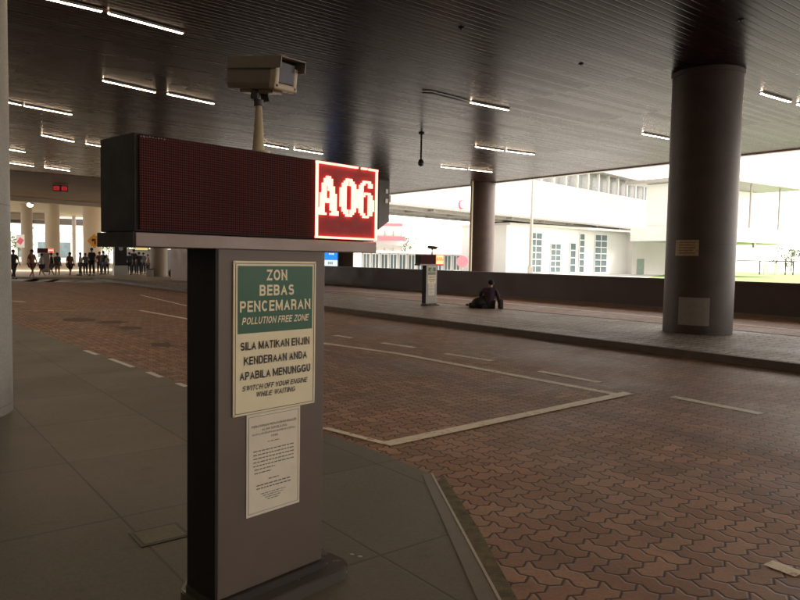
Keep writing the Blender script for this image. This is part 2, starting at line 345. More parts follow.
# painted markings
def mark(p, q, w=.135, z=.004):
    p = p.copy(); q = q.copy(); mb = MB(); d = (q-p).normalized(); n = Vector((-d.y, d.x, 0))*w/2
    k = max(1, int((q-p).length/.45)); A = []; Bv = []
    for i in range(k+1):
        c = p.lerp(q, i/k); j1, j2 = random.uniform(-.006, .006), random.uniform(-.006, .006)
        A.append(c+n*(1+j1*8)); Bv.append(c-n*(1+j2*8))
    mb.prism([(v.x, v.y) for v in A]+[(v.x, v.y) for v in reversed(Bv)], z, z)
    return structure(mb.build('road_marking', M['white_paint']))
lp = [G(140, 310.5), G(325, 343.5), G(400, 354), G(622, 395.5)]
for a, b in zip(lp, lp[1:]): mark(a, b)
mark(G(622, 394)+Vector((.1, .05, 0)), G(385, 445), .145, .008)
mark(G(323, 428.5), G(385, 444.5), .07, .012)
for a, b in (((382, 343), (415, 347.7)), ((445, 353.7), (492.5, 361)), ((539, 371.3), (600, 382.5)), ((672.5, 396.8), (761, 414))): mark(G(*a), G(*b))
mark(G(335, 335.5), G(352, 338)); mark(G(768, 563), G(800, 575), .10)
mark(G(12, 311), G(138, 310), .04); mark(G(12, 301), G(25, 302), .18)
rl = [G(325, 290), G(420, 295.5), G(733, 324), G(800, 330.5)]
for a, b in zip(rl, rl[1:]): mark(a, b, .14)
mark(G(140, 295), G(187, 306), .1)
# white dabs along the kerb edge and zebra bars in the distance
for a, b in (((88, 350.4), (100, 354.6)), ((113, 358.6), (136, 367)), ((151, 372), (164.5, 377)), ((181, 383), (190, 386.3))):
    pa, pb = G(*a, PAV), G(*b, PAV); mb = MB(); n = Vector((RV.x, RV.y, 0))
    mb.prism([pa-n*.075, pb-n*.075, pb-n*.005, pa-n*.005], PAV-.003, PAV+.004)
    structure(mb.build('kerb_dab', M['white']))
for i, x in enumerate((18, 36, 58, 84, 112, 140)):
    a, b = G(x, 281.5+i*.35), G(x+13, 278.6+i*.35); mb = MB(); w = (b-a).normalized(); n = Vector((1, .25, 0)).normalized()*.8
    mb.prism([a-n, a+n, b+n, b-n], .004, .004); structure(mb.build('crossing_bar', M['offwhite']))
for (x0, x1, y, t) in ((62, 94, 320, 1.7), (98, 126, 322.5, 1.6), (116, 142, 328, 1.6), (150, 172, 345, 2.2)):
    mb = MB(); pts = []
    for k in range(18):
        a = k/18*2*math.pi; rr = 1+random.uniform(-.25, .25); pts.append(G((x0+x1)/2+math.cos(a)*(x1-x0)/2*rr, y+math.sin(a)*t*rr, 0))
    mb.prism([(p.x, p.y) for p in pts], .003, .003); structure(mb.build('road_stain', MAT('tyre_dirt', (.11, .055, .04), .7, 0, .3, 20)))
# distant pavement where the group of people stands
mb = MB(); mb.prism([G(-60, 276, PAV), G(110, 278, PAV), G(200, 286, PAV), G(215, 262.5, PAV), G(-60, 259, PAV)], -.004, PAV+.004, .01)
structure(mb.build('far_pavement', MAT('pale_brown_paving', (.42, .33, .22), .6, 0, .15, 1)))
mb = MB(); mb.prism([B(628, 62), B(860, 48), B(1000, 140), B(690, 170)], .004, .004); structure(mb.build('lawn', M['grass']))
mb = MB(); mb.prism([P(-45, 22.6), P(-45, 60), P(90, 60), P(90, 24.6)], .0, .0); structure(mb.build('outer_road', M['earth']))

# ------------------------------------------------------------------ ceiling
E0, E1 = G(385, 194.8, CEIL), G(671, 163.2, CEIL); ed = (E1-E0).normalized()
Ea = E0-ed*3.0; Eb = E1+ed*70
L0, L1 = G(9.6, 174.8, CEIL), G(100, 182, CEIL); ld = (L1-L0).normalized()
La = L0-ld*40; Lb = L1+ld*18
c = MB(); c.prism([Ea, Eb, P(-45, -14), P(46, -14), La, L0, L1, Lb], CEIL, CEIL+.8)
structure(c.build('ceiling', M['ceiling']))
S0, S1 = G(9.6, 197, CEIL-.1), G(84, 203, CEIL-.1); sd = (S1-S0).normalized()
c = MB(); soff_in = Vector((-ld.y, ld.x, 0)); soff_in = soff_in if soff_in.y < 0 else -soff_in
def col_of(p):
    v = p-Vector((0, 0, H)); return 400+f*v.dot(cR)/v.dot(F)
ks = 0.0
while col_of(S1+sd*ks) < 240 and ks < 60: ks += .5
c.prism([La+soff_in*2.4, L0+soff_in*2.4, L1+soff_in*2.4, Lb+ld*1+soff_in*2.4, S1+sd*ks, S0-sd*40], CEIL-.02, CEIL+.9); structure(c.build('far_soffit', M['ceiling_lt']))  # near edge reaches under the ceiling to colour in its tube-lit band
fa = MB(); seg_box(fa, S0-sd*40+Vector((0, .2, 0)), S1+sd*ks+Vector((0, .2, 0)), .4, CEIL-.35, CEIL+1.2); structure(fa.build('soffit_edge_beam', M['conc_warm']))
fa = MB(); seg_box(fa, Ea, Eb, .3, CEIL-.05, CEIL+1.1); structure(fa.build('ceiling_fascia', M['concrete']))
# terminal wall behind the kerb, outside the picture
w_ = MB(); seg_box(w_, P(-45, -13.5), P(46, -13.5), .4, 0, CEIL); tag(w_.build('terminal_wall', M['concrete']), 'long pale terminal wall closing the drop-off bay behind the pavement', 'wall')
# ceiling tubes
tubes = [(19, -6.5, 94, 11), (109.5, 15, 182, 34.5), (102.5, 81.5, 156, 93.5), (166, 94.5, 215.5, 105), (-24, 96, 17, 105), (24, 106.5, 72, 115.5), (38, 135, 77, 143),
         (84, 144, 120, 150), (-8, 147, 27, 153), (6, 162.7, 35, 167), (43, 167.5, 71.5, 171.5), (260, 144.5, 288, 149.5), (293, 149.8, 323.6, 154.6), (471, 103.5, 508.5, 111),
         (476, 147.5, 503, 151.5), (507.5, 151.8, 533, 155), (442.5, 167.5, 465.5, 169.8), (469.5, 170, 491.5, 172.5), (642.5, 134.5, 668.5, 139.5),
         (761, 94.5, 790.5, 103), (794, 104.5, 830, 113)]
tl = ['near tube light at the top left corner of the ceiling, cut by the frame', 'brightest near tube light above the camera pole, second from top left',
 'tube light above the left end of the LED board, left of its pair', 'tube light above the LED board just left of the CCTV camera', 'tube light mostly hidden by the left pillar, in the row of the third pair',
 'lone tube light right of the left pillar, above the lower rows', 'tube light in the fourth row left of the board', 'tube light half hidden behind the board left end',
 'short glimpse of tube light beside the left pillar in the fifth row', 'farthest row tube light beside the left pillar, over the strip soffit', 'farthest row tube light right of its twin, before the red ceiling digits',
 'tube light glimpsed right of the CCTV pole, left of its pair', 'tube light above the board between CCTV pole and lit A06', 'tube light at the end of the ceiling cable, in the middle of the ceiling',
 'tube light left of a pair in the middle ceiling, above the rear pillar', 'tube light right of a pair in the middle ceiling, above the rear pillar',
 'low tube light left of the pair nearest the rear pillar top', 'low tube light touching the rear pillar top', 'tube light just left of the big brown pillar',
 'tube light right of the big brown pillar', 'tube light at the right picture edge, end to end with its neighbour']
def tube_light(a, b, label):
    a = a.copy(); b = b.copy(); a.z = b.z = CEIL-.05; ctr = (b+a)/2; d = (b-a); L = 1.34; d.normalize(); rz = math.atan2(d.y, d.x)
    e = empty('tube_light', (ctr.x, ctr.y, CEIL), rz, label, 'ceiling light', 'tube lights in rows on the dark ceiling')
    h = MB(); h.box((0, 0, -.012), (L+.02, .066, .022)); h.box((0, .036, -.022), (L+.02, .004, .042)); h.box((0, -.036, -.022), (L+.02, .004, .042)); h.build('lamp_housing', M['fixture'], e)
    t = MB(); t.box((0, 0, -.036), (L, .062, .024), bev=.006); t.build('tube', M['tube'], e)
for q, lb in zip(tubes, tl): tube_light(G(q[0], q[1], CEIL-.06), G(q[2], q[3], CEIL-.06), lb)
hid = [(6.3, 3.3), (0.1, 3.3), (-6.1, 3.3), (-12, 3.3), (-6, 13), (-12, 13), (0, -4), (-8, -4), (8, -4), (-13, 18), (-20, 8), (15, -4)]
for k, (s, q) in enumerate(hid):
    for dq in (-.75, .75):
        p = P(s, q+dq); d = Vector((RV.x, RV.y, 0)); tube_light(p-d*.5, p+d*.5, 'tube light of the rows above and behind the pavement, outside the photo')

# small ceiling bits
for x, y, lb in ((461, 28, 'small black ceiling sprinkler in the middle of the ceiling top'), (581, 64, 'small black ceiling sprinkler left of the big pillar'), (741, 20, 'small black ceiling sprinkler right of the big pillar top')):
    p = G(x, y, CEIL); e = empty('sprinkler', p, 0, lb, 'sprinkler', 'black sprinklers on the ceiling')
    a = MB(); a.tube((0, 0, -.015), (0, 0, 0), .05); a.build('flange', M['black'], e); a = MB(); a.tube((0, 0, -.03), (0, 0, -.015), .015); a.build('nozzle', M['black'], e)
# cable on the ceiling to the tube
cb = MB(); pts = [G(x, y, CEIL-.03) for x, y in ((422, 92.5), (432, 93), (446, 96.5), (458, 99.5), (467, 102), (473, 103.5))]
for a, b in zip(pts, pts[1:]): cb.tube(a, b, .018, n=8)
tag(cb.build('ceiling_cable', M['black']), 'thin black cable clipped along the ceiling to a middle tube light', 'cable')
# hanging camera
hp = G(421.5, 133, CEIL); e = empty('hanging_camera', hp, 0, 'black dome camera hanging on a thin rod from the ceiling', 'camera')
a = MB(); a.tube((0, 0, -.85), (0, 0, 0), .03); a.tube((0, 0, -.04), (0, 0, 0), .09); a.build('rod', M['black'], e, True)
a = MB(); a.tube((0, 0, -.95), (0, 0, -.84), .10, .06); a.build('housing', M['black'], e, True)
a = MB(); a.ball((0, 0, -.96), .10); a.build('dome', M['cctv_glass'], e, True)

# ------------------------------------------------------------------ pillars
def pillar(name, c, r, z0, z1, mat, label, n=64, cap=True):
    e = empty(name, (c[0], c[1], z0), 0, label, 'pillar', 'round pillars carrying the roof')
    a = MB(); a.tube((0, 0, .0), (0, 0, z1-z0), r, n=n); a.build('shaft', mat, e, True)
    if cap:
        a = MB(); a.tube((0, 0, z1-z0-.10), (0, 0, z1-z0-.005), r+.025, n=n); a.build('collar', mat, e, True)
    return e
bd = 14.9; bp = B(698.5, bd)
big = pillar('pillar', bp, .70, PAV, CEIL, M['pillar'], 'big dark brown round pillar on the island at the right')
# plates curved round the pillar
def curved_plate(name, e, r, a0, a1, z0, z1, t, mat, n=10):
    b = bmesh.new(); vs = []
    for i in range(n+1):
        a = a0+(a1-a0)*i/n
        vs.append([b.verts.new((rr*math.cos(a), rr*math.sin(a), z)) for rr in (r, r+t) for z in (z0, z1)])
    for i in range(n):
        v, w = vs[i], vs[i+1]
        for q in ((0, 1), (1, 3), (3, 2), (2, 0)): b.faces.new((v[q[0]], v[q[1]], w[q[1]], w[q[0]]))
    b.faces.new([vs[0][k] for k in (0, 1, 3, 2)]); b.faces.new([vs[-1][k] for k in (0, 1, 3, 2)])
    bmesh.ops.recalc_face_normals(b, faces=b.faces[:]); mb = MB(); mb._add(b); return mb.build(name, mat, e)
va = math.atan2(-bp.y, -bp.x)      # direction from pillar back to the camera
def pa(px): return va + math.asin(max(-1, min(1, (px-bpx)/bpr)))
bpx, bpr = 698.5, 33.5
fr = bd-.7
pl = lambda y: zz(698, y, fr)-PAV
for nm, x0, x1, y0, y1, mt, lb in (('notice', 676, 697, 240, 256, M['plate'], 'weathered yellow-brown notice on the big brown pillar'), ('access_panel', 681, 709, 298, 326, M['plate_grey'], 'square grey access panel low on the big brown pillar')):
    o = curved_plate(nm, None, .704, pa(x0), pa(x1), pl(y1), pl(y0), .012, mt); o.location = (bp.x, bp.y, PAV); tag(o, lb, 'notice' if nm == 'notice' else 'panel')
    if nm == 'notice':
        for k in range(5):
            z = pl(y1)+.05+k*.055; q = curved_plate('faded_print', o, .7162, pa(x0+3), pa(x1-3-2*(k % 2)), z, z+.02, .001, M['orange_wall'])
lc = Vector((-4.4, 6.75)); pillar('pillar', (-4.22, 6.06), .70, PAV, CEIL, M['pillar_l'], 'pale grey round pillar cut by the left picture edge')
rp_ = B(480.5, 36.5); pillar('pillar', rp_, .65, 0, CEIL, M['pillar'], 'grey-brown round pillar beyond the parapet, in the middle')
dp = B(469.5, 35.6); a = MB(); a.tube((dp.x, dp.y, 0), (dp.x, dp.y, CEIL), .07); tag(a.build('downpipe', M['cctv_rim']), 'pale downpipe running down beside the middle pillar', 'pipe')
for x, d, r, y1, lb in ((27, 82, .62, 203, 'slim far column nearest the left pillar'), (52.5, 80, .78, 203, 'far column behind the walking people, left of the yellow sign'), (92, 76, .92, 203.5, 'widest far column directly behind the yellow diamond sign')):
    p = B(x, d); pillar('far_pillar', p, r, 0, 7.2, M['conc_warm'], lb, 32, False)
p = B(158.5, 46.5); pillar('far_pillar', p, .55, 0, CEIL, M['conc_warm'], 'far round column seen under the LED board, beside the dark crowd', 32, False)
p = B(119.7, 47.5); e = empty('square_pillar', p, math.radians(30), 'dark square pillar with a pale concrete base, seen under the board left end', 'pillar')
a = MB(); a.box((0, 0, CEIL/2+.4), (.78, .78, CEIL-.8)); a.build('shaft', M['black'], e); a = MB(); a.box((0, 0, .4), (.9, .9, .8), bev=.02); a.build('base', M['concrete'], e)
a = MB(); a.tube((-.0, -.43, 1.95), (0, -.40, 1.95), .14); a.build('badge', M['concrete'], e)

# ------------------------------------------------------------------ parapet
wall = MB(); n = Vector((-wd.y, wd.x, 0)); n = n if n.dot(Vector((RV.x, RV.y, 0))) > 0 else -n
a_, b_ = wa, wb
WT = 1.02
wall.prism([a_, b_, b_+n*.25, a_+n*.25], -.005, WT)
we = empty('parapet_wall', (0, 0, 0), 0, 'long dark brown parapet wall along the far side of the road', 'wall')
wo = wall.build('wall_body', MAT('brown_parapet_paint', (.055, .031, .026), .55, 0, .25, 1.2), we)
cp = MB(); cp.prism([a_-n*.03, b_-n*.03, b_+n*.28, a_+n*.28], WT+.002, WT+.06, .01); cp.build('coping', MAT('dark_coping', (.06, .042, .036), .5), we)
sk = MB(); sk.prism([a_-n*.02, b_-n*.02, b_-n*.001, a_-n*.001], 0, .10); sk.build('skirting', M['kerb'], we)
# building pier with blue sign at the wall's left end
q0 = B(322, 43.5); q1 = B(352, 42.5); q2 = B(360, 45.5)
e = empty('building_pier', (q0.x, q0.y, 0), 0, 'tall dark pier behind the parapet with a pale grey side, right of the pylon', 'pier')
a = MB(); d01 = (q1-q0); a.prism([(0, 0), d01, (q2-q0), (q2-q0-d01)], 0, CEIL); a.build('shaft', M['concrete_dk'], e)
a = MB(); nn = Vector((.02, -.01)); a.prism([q1-q0+Vector((.003, -.003)), q1-q0+Vector((.05, -.01)), q2-q0+Vector((.05, -.01)), q2-q0+Vector((.003, 0))], 0, CEIL-.02); a.build('side_panel', M['concrete'], e)
s0 = B(322.5, 42.9); s1 = B(337, 42.5); e = empty('blue_sign', (*((s0+s1)/2), zz(330, 266.5, 42.9)), math.atan2((s1-s0).y, (s1-s0).x), 'small backlit blue sign with a white lower half, on the dark pier', 'sign')
w = (s1-s0).length; hz = zz(330, 249, 42.7)-zz(330, 266.5, 42.7)
a = MB(); a.box((0, .04, hz/2), (w+.06, .08, hz+.06)); a.build('frame', M['dark_metal'], e)
a = MB(); a.box((0, -.01, hz*.69), (w, .012, hz*.60)); a.build('blue_panel', M['blue_lit'], e)
a = MB(); a.box((0, -.01, hz*.19), (w, .012, hz*.37)); a.build('white_panel', M['white_lit'], e)
a = MB()
for k, (xx, ww, hh) in enumerate(((.02, .09, .09), (.13, .05, .09), (.2, .05, .07), (.28, .07, .11))): a.box((xx-.06, -.02, hz*.72), (ww, .006, hh))
a.build('faded_print', M['white_lit'], e)
a = MB()
for k in range(4): a.box((-.12+.09*k, -.02, hz*.2), (.045, .006, .16))
a.build('faded_print', M['grey_metal'], e)
# hanging dark sign box behind the lit board
h0 = B(374, 36); h1 = B(384.3, 36.4)
e = empty('hanging_box', (*((h0+h1)/2), CEIL), math.atan2((h1-h0).y, (h1-h0).x), 'dark box hanging under the ceiling just right of the lit A06', 'box')
w = (h1-h0).length; zt = 0; zb = zz(379, 226, 36)-CEIL
b = bmesh.new(); vs = [(-w/2, zt), (w/2, zt), (w/2, zb+.25), (-w/2, zb-.2)]
fv = [b.verts.new((x, -.3, z)) for x, z in vs]; bv = [b.verts.new((x, .5, z)) for x, z in vs]
b.faces.new(fv); b.faces.new(bv[::-1])
for k in range(4): b.faces.new((fv[k], fv[(k+1) % 4], bv[(k+1) % 4], bv[k]))
bmesh.ops.recalc_face_normals(b, faces=b.faces[:]); a = MB(); a._add(b); a.build('case', M['dark_metal'], e)
for z in (-.55, -1.05):
    a = MB(); a.box((w*.22, -.32, z), (.16, .03, .22)); a.build('pale_plate', M['offwhite'], e)

# ------------------------------------------------------------------ the pylon
PT = PAV+.055
pr = G(321.5, 566.5, PT); ang = math.radians(47.8); xl = Vector((math.cos(ang), math.sin(ang), 0))
pyo = Vector((pr.x, pr.y, 0)) - xl*.30     # local x=.30 is the right edge, front face at y=0
sc_ = pr.y/3.45
def make_pylon(loc, rz, label):
    e = empty('display_pylon', loc, rz, label, 'sign pylon', 'parking bay sign pylons')
    k = sc_
    xr, xlft = .30, .30-.615*k; dep = .235*k
    postH = 1.50
    pth = PT-PAV
    # plinth with rounded ends
    r = .05; x0, x1, y0, y1 = xlft-.018, xr+.13, -.085, dep+.10
    def rr(x0, x1, y0, y1, r):
        o = []
        for cx, cy, a0 in ((x1-r, y0+r, -90), (x1-r, y1-r, 0), (x0+r, y1-r, 90), (x0+r, y0+r, 180)):
            for i in range(7): a = math.radians(a0+15*i); o.append((cx+r*math.cos(a), cy+r*math.sin(a)))
        return o
    a = MB(); a.prism(rr(x0, x1, y0, y1, .085), -PAV*0, pth, .004); a.build('plinth', M['plinth'], e)
    a = MB(); a.prism(rr(xlft-.012, xr+.02, -.02, dep+.02, .02), pth+.001, pth+.035, .003); a.build('foot_trim', M['dark_metal'], e)
    a = MB(); a.box(((xr+xlft)/2, dep/2, pth+.036+(postH-pth-.036)/2), (xr-xlft, dep, postH-pth-.036), bev=.004); a.build('post', M['pylon'], e)
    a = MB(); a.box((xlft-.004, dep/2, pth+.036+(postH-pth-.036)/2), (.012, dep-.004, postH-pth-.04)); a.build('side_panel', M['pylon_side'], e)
    return e, xlft, xr, dep, pth
py, xlft, xr, dep, pth = make_pylon((pyo.x, pyo.y, PAV), ang, 'tall brown-grey pylon nearest the camera with LED board showing A06')
def plz(px, y, xloc):       # height (local z) on the front plane at local x
    d = pyo.y + xl.y*xloc; return zz(px, y, d)-PAV
def lx(px):                 # local x on the front plane for a picture column
    t = (px-400)/f; return (t*pyo.y - pyo.x)/(xl.x - t*xl.y)
bxl, bxr = lx(134), lx(373); bb, bt = plz(134, 233, bxl), plz(134, 131, bxl)
bt2 = plz(373, 172, bxr); bb2 = plz(373, 240.5, bxr)
BT = (bt+bt2)/2; BB = (bb+bb2)/2; bdep = .26
print('PYLON', xlft, xr, bxl, bxr, 'board z', bb, bt, bb2, bt2)
RB = BB-.055
bd_ = bpy.data.objects.new('led_board', None); link(bd_, py); bd_.empty_display_size = .1
FY = -.012
def bpart(name, mb, mat): return mb.build(name, mat, bd_)
a = MB(); a.box(((bxl+bxr)/2, bdep/2, (BT+BB)/2), (bxr-bxl, bdep, BT-BB), bev=.003); bpart('case', a, M['black'])
a = MB(); a.box(((bxl+bxr)/2, bdep/2-.004, (BB+RB)/2-.001), (bxr-bxl+.004, bdep+.022, BB-RB-.004), bev=.003); bpart('bottom_rail', a, M['rail']); a = MB(); a.box((bxl-.006, bdep/2, (BB+RB)/2-.001), (.006, bdep+.02, BB-RB-.002)); bpart('end_cap', a, M['black'])
lit_x = lx(312)
a = MB(); a.box(((bxl+lit_x)/2+.006, FY/2, (BT+BB)/2), (lit_x-bxl-.02, abs(FY), BT-BB-.012)); bpart('unlit_screen', a, M['led'])
a = MB(); a.box(((bxr+lit_x)/2, FY/2, (BT+BB)/2), (bxr-lit_x, abs(FY), BT-BB-.008)); bpart('lit_screen', a, M['led_back'])
a = MB()
for k in range(9): a.box((bxl+.02+k*.011, FY-.001, BT-.011+random.uniform(-.003, .003)), (random.uniform(.003, .008), .001, random.uniform(.002, .006)), rot=(0, random.uniform(-.6, .6), 0))
bpart('scuff_marks', a, M['plate_grey'])
GA = ["....##....", "...####...", "...####...", "..#####...", "..##.###..", "..##.###..", "..##..##..", ".###..###.", ".###..###.", ".########.", ".########.", ".##...###.", ".##...###.", "###...###.", "###....###", "####..####"]
G0 = ["...###...", "..##.##..", ".###.###.", ".##...##.", "###...###", "###...###", "###...###", "###...###", "###...###", "###...###", "###...###", "###...###", ".##...##.", ".###.###.", "..##.##..", "...###..."]
G6 = ["...####..", "..##..##.", ".##...##.", ".##......", "###......", "###.###..", "####..##.", "###...##.", "###...###", "###...###", "###...###", "###...###", ".##...###", ".##...##.", "..##..##.", "...###..."]
pw = (bxr-lit_x)/32; ph = (BT-BB)/32
def glyph(rows, c0, r0, name):
    a = MB()
    for r, row in enumerate(rows):
        for cc, ch in enumerate(row):
            if ch == '#': a.box((lit_x+(c0+cc+.5)*pw, FY-.0055, BT-(r0+r+.5)*ph), (pw*.93, .010, ph*.93))
    return bpart(name, a, M['led_on'])
glyph(GA, 1, 6, 'lit_letter'); glyph(G0, 12, 6, 'lit_digit'); glyph(G6, 21, 6, 'lit_digit')
a = MB()
for i in range(32):
    if i not in (21, 22, 26): a.box((lit_x+(i+.5)*pw, FY-.0055, BT-.5*ph-.004), (pw*.95, .010, ph*.8))
    a.box((lit_x+(i+.5)*pw, FY-.0055, BB+.5*ph+.004), (pw*.95, .010, ph*.8))
for i in range(1, 31):
    a.box((lit_x+.5*pw, FY-.0055, BT-(i+.5)*ph), (pw*.7, .010, ph*.95)); a.box((bxr-.5*pw, FY-.0055, BT-(i+.5)*ph), (pw*.6, .010, ph*.95))
bpart('lit_border', a, M['led_on'])
# notices on the post
def panel(x0, x1, ytl, ybl, ytr, ybr, y, t, mat, name, extra=0):
    X0, X1 = lx(x0), lx(x1); z1 = (plz(x0, ytl, X0)+plz(x1, ytr, X1))/2; z0 = (plz(x0, ybl, X0)+plz(x1, ybr, X1))/2
    return X0, X1, z0, z1
X0, X1, Z0, Z1 = panel(232, 314.5, 262, 420.5, 260.5, 402.5, 0, 0, None, '')
print('SIGN', X0, X1, Z0, Z1)
e = empty('zone_sign', (0, 0, 0)); e.location = (0, 0, 0)
sg = empty('pollution_sign', Vector((pyo.x, pyo.y, PAV)) + Vector((xl.x*(X0+X1)/2, xl.y*(X0+X1)/2, Z0)) , ang, 'cream and green sign reading ZON BEBAS PENCEMARAN, fixed to the near pylon post', 'sign')
bpy.data.objects.remove(e)
w, h = X1-X0, Z1-Z0
a = MB(); a.box((0, -.004, h/2), (w, .006, h), bev=.0015); a.build('sign_plate', M['cream'], sg)
a = MB(); t_ = .0022; i_ = .010
for cx, cz, sx_, sz_ in ((0, i_, w-2*i_, t_), (0, h-i_, w-2*i_, t_), (-w/2+i_, h/2, t_, h-2*i_), (w/2-i_, h/2, t_, h-2*i_)): a.box((cx, -.0076, cz), (sx_, .001, sz_))
a.build('border_line', M['ink'], sg)
gh = h*.435; gz = h-.020-gh/2; a = MB(); a.box((0, -.0076, gz), (w-.040, .001, gh)); a.build('green_field', M['green'], sg)
def arc(cx, cy, rx, ry, a0, a1, n=14): return [(cx+rx*math.cos(math.radians(a0+(a1-a0)*i/n)), cy+ry*math.sin(math.radians(a0+(a1-a0)*i/n))) for i in range(n+1)]
GL = {'A': (1.0, [[(0, 0), (.5, 1), (1, 0)], [(.2, .33), (.8, .33)]]), 'B': (.92, [[(0, 0), (0, 1)], [(0, 1), (.6, 1)]+arc(.62, .76, .33, .24, 90, -90)+[(0, .52)], [(0, .52), (.6, .52)]+arc(.66, .26, .34, .26, 90, -90)+[(0, 0)]]),
 'C': (1.0, [arc(.5, .5, .5, .5, 42, 318, 24)]), 'D': (.97, [[(0, 0), (0, 1)], [(0, 1), (.42, 1)]+arc(.45, .5, .55, .5, 90, -90)+[(0, 0)]]), 'E': (.84, [[(0, 0), (0, 1)], [(0, 1), (1, 1)], [(0, .52), (.92, .52)], [(0, 0), (1, 0)]]),
 'F': (.80, [[(0, 0), (0, 1)], [(0, 1), (1, 1)], [(0, .5), (.88, .5)]]), 'G': (1.05, [arc(.5, .5, .5, .5, 45, 330, 24), [(1, .0), (1, .46), (.55, .46)]]), 'H': (.96, [[(0, 0), (0, 1)], [(1, 0), (1, 1)], [(0, .52), (1, .52)]]),
 'I': (.22, [[(.5, 0), (.5, 1)]]), 'J': (.74, [[(1, 1), (1, .3)]+arc(.5, .3, .5, .3, 0, -180)]), 'K': (.98, [[(0, 0), (0, 1)], [(.95, 1), (.05, .38)], [(.35, .6), (1, 0)]]), 'L': (.78, [[(0, 1), (0, 0)], [(0, 0), (1, 0)]]),
 'M': (1.15, [[(0, 0), (0, 1)], [(0, 1), (.5, .05), (1, 1)], [(1, 1), (1, 0)]]), 'N': (.97, [[(0, 0), (0, 1)], [(0, 1), (1, 0)], [(1, 0), (1, 1)]]), 'O': (1.08, [arc(.5, .5, .5, .5, 90, 270, 18), arc(.5, .5, .5, .5, 270, 450, 18)]),
 'P': (.90, [[(0, 0), (0, 1)], [(0, 1), (.6, 1)]+arc(.66, .72, .34, .28, 90, -90)+[(0, .44)]]), 'R': (.96, [[(0, 0), (0, 1)], [(0, 1), (.6, 1)]+arc(.63, .74, .33, .26, 90, -90)+[(0, .48)], [(.55, .46), (.88, .38), (.93, 0)]]),
 'S': (.92, [arc(.5, .76, .46, .24, 25, 180, 10)+arc(.5, .74, .46, .22, 180, 262, 5)+arc(.5, .26, .5, .26, 82, 0, 6)+arc(.5, .27, .5, .27, 0, -158, 10)]), 'T': (.86, [[(0, 1), (1, 1)], [(.5, 1), (.5, 0)]]), 'U': (.96, [[(0, 1), (0, .4)]+arc(.5, .4, .5, .4, 180, 360)+[(1, 1)]]),
 'V': (.95, [[(0, 1), (.5, 0), (1, 1)]]), 'W': (1.35, [[(0, 1), (.27, 0), (.5, 1)], [(.5, 1), (.73, 0), (1, 1)]]), 'Y': (.92, [[(0, 1), (.5, .42), (1, 1)], [(.5, .45), (.5, 0)]]), 'Z': (.86, [[(0, 1), (1, 1)], [(1, 1), (0, 0)], [(0, 0), (1, 0)]]),
 '-': (.4, [[(0, .45), (1, .45)]]), '(': (.25, [arc(1, .5, .9, .6, 130, 230)]), ')': (.25, [arc(0, .5, .9, .6, 50, -50)]), '1': (.4, [[(.9, 0), (.9, 1), (.1, .75)]]), '9': (.8, [arc(.5, .7, .5, .3, 0, 360, 20), [(1, .7)]+arc(.5, .35, .5, .35, 0, -140)]), '6': (.8, [arc(.5, .3, .5, .3, 0, 360, 20), [(0, .3)]+arc(.5, .65, .5, .35, 180, 40)])}
def stroke_text(txt, t=.17, gap=.16, shear=0):
    """heavy grotesque capitals from mitred strokes, unit height, on the xy plane"""
    b = bmesh.new(); x0 = 0; lay = 0
    for ch in txt:
        if ch == ' ': x0 += .34; continue
        gw, strokes = GL[ch]; gw *= .78
        for st in strokes:
            lay = (lay+1) % 7; z = lay*.00025/ .6
            pts = [Vector((x0+t/2+(px*(gw-t) if gw > t*1.4 else 0), t/2+py*(1-t))) for px, py in st]
            q = [pts[0]]
            for p_ in pts[1:]:
                if (p_-q[-1]).length > 1e-4: q.append(p_)
            pts = q; closed = (pts[0]-pts[-1]).length < 1e-3
            if not closed:
                d0 = (pts[0]-pts[1]).normalized(); d1 = (pts[-1]-pts[-2]).normalized()
                k0_ = t*.5 if abs(d0.y) > .9 or abs(d0.x) > .9 else t*.9; k1_ = t*.5 if abs(d1.y) > .9 or abs(d1.x) > .9 else t*.9
                if ch in 'CSGJ69': k0_ = k1_ = 0
                if len(pts) > 0 and not (ch in 'AK' and st is strokes[1]): pts[0] = pts[0]+d0*k0_; 
                if not (ch in 'A' and st is strokes[1]): pts[-1] = pts[-1]+d1*k1_
            Lf, Rt = [], []
            for i, p_ in enumerate(pts):
                dp = (p_-pts[i-1]).normalized() if i else None; dn = (pts[i+1]-p_).normalized() if i < len(pts)-1 else None
                dp = dp or dn; dn = dn or dp; n_ = Vector((-dp.y, dp.x))+Vector((-dn.y, dn.x)); n_.normalize(); k_ = min(2.6, 1/max(.2, n_.dot(Vector((-dn.y, dn.x)))))
                Lf.append(p_+n_*t/2*k_); Rt.append(p_-n_*t/2*k_)
            cl = lambda v: b.verts.new((v.x+shear*min(1, max(0, v.y)), min(1, max(0, v.y)) if ch not in '()' else v.y, z))
            A_ = [cl(v) for v in Lf]; B_ = [cl(v) for v in Rt]
            for i in range(len(A_)-1):
                try: b.faces.new((A_[i], B_[i], B_[i+1], A_[i+1]))
                except ValueError: pass
        x0 += gw+gap
    bmesh.ops.recalc_face_normals(b, faces=b.faces[:])
    for fc in b.faces:
        if fc.normal.z < 0: fc.normal_flip()
    return b
def tx(s, zrel, width, par, mat, ref_h, bold=0, shear=0, y=-.0086, name='lettering'):
    b = stroke_text(s, .145+bold*2.6, .15, shear); me = bpy.data.meshes.new(name); b.to_mesh(me); b.free(); me.materials.append(mat)
    xs = [v.co.x for v in me.vertices]; W2 = max(xs)-min(xs)
    me.transform(Matrix.Translation((-(max(xs)+min(xs))/2, -.5, 0))); me.transform(Matrix.Diagonal((width/W2, ref_h, .6, 1)))
    o = link(bpy.data.objects.new(name, me), par); o.location = (0, y, zrel); o.rotation_euler = (math.pi/2, 0, 0); return o
T = h-.020
iw = w-.040
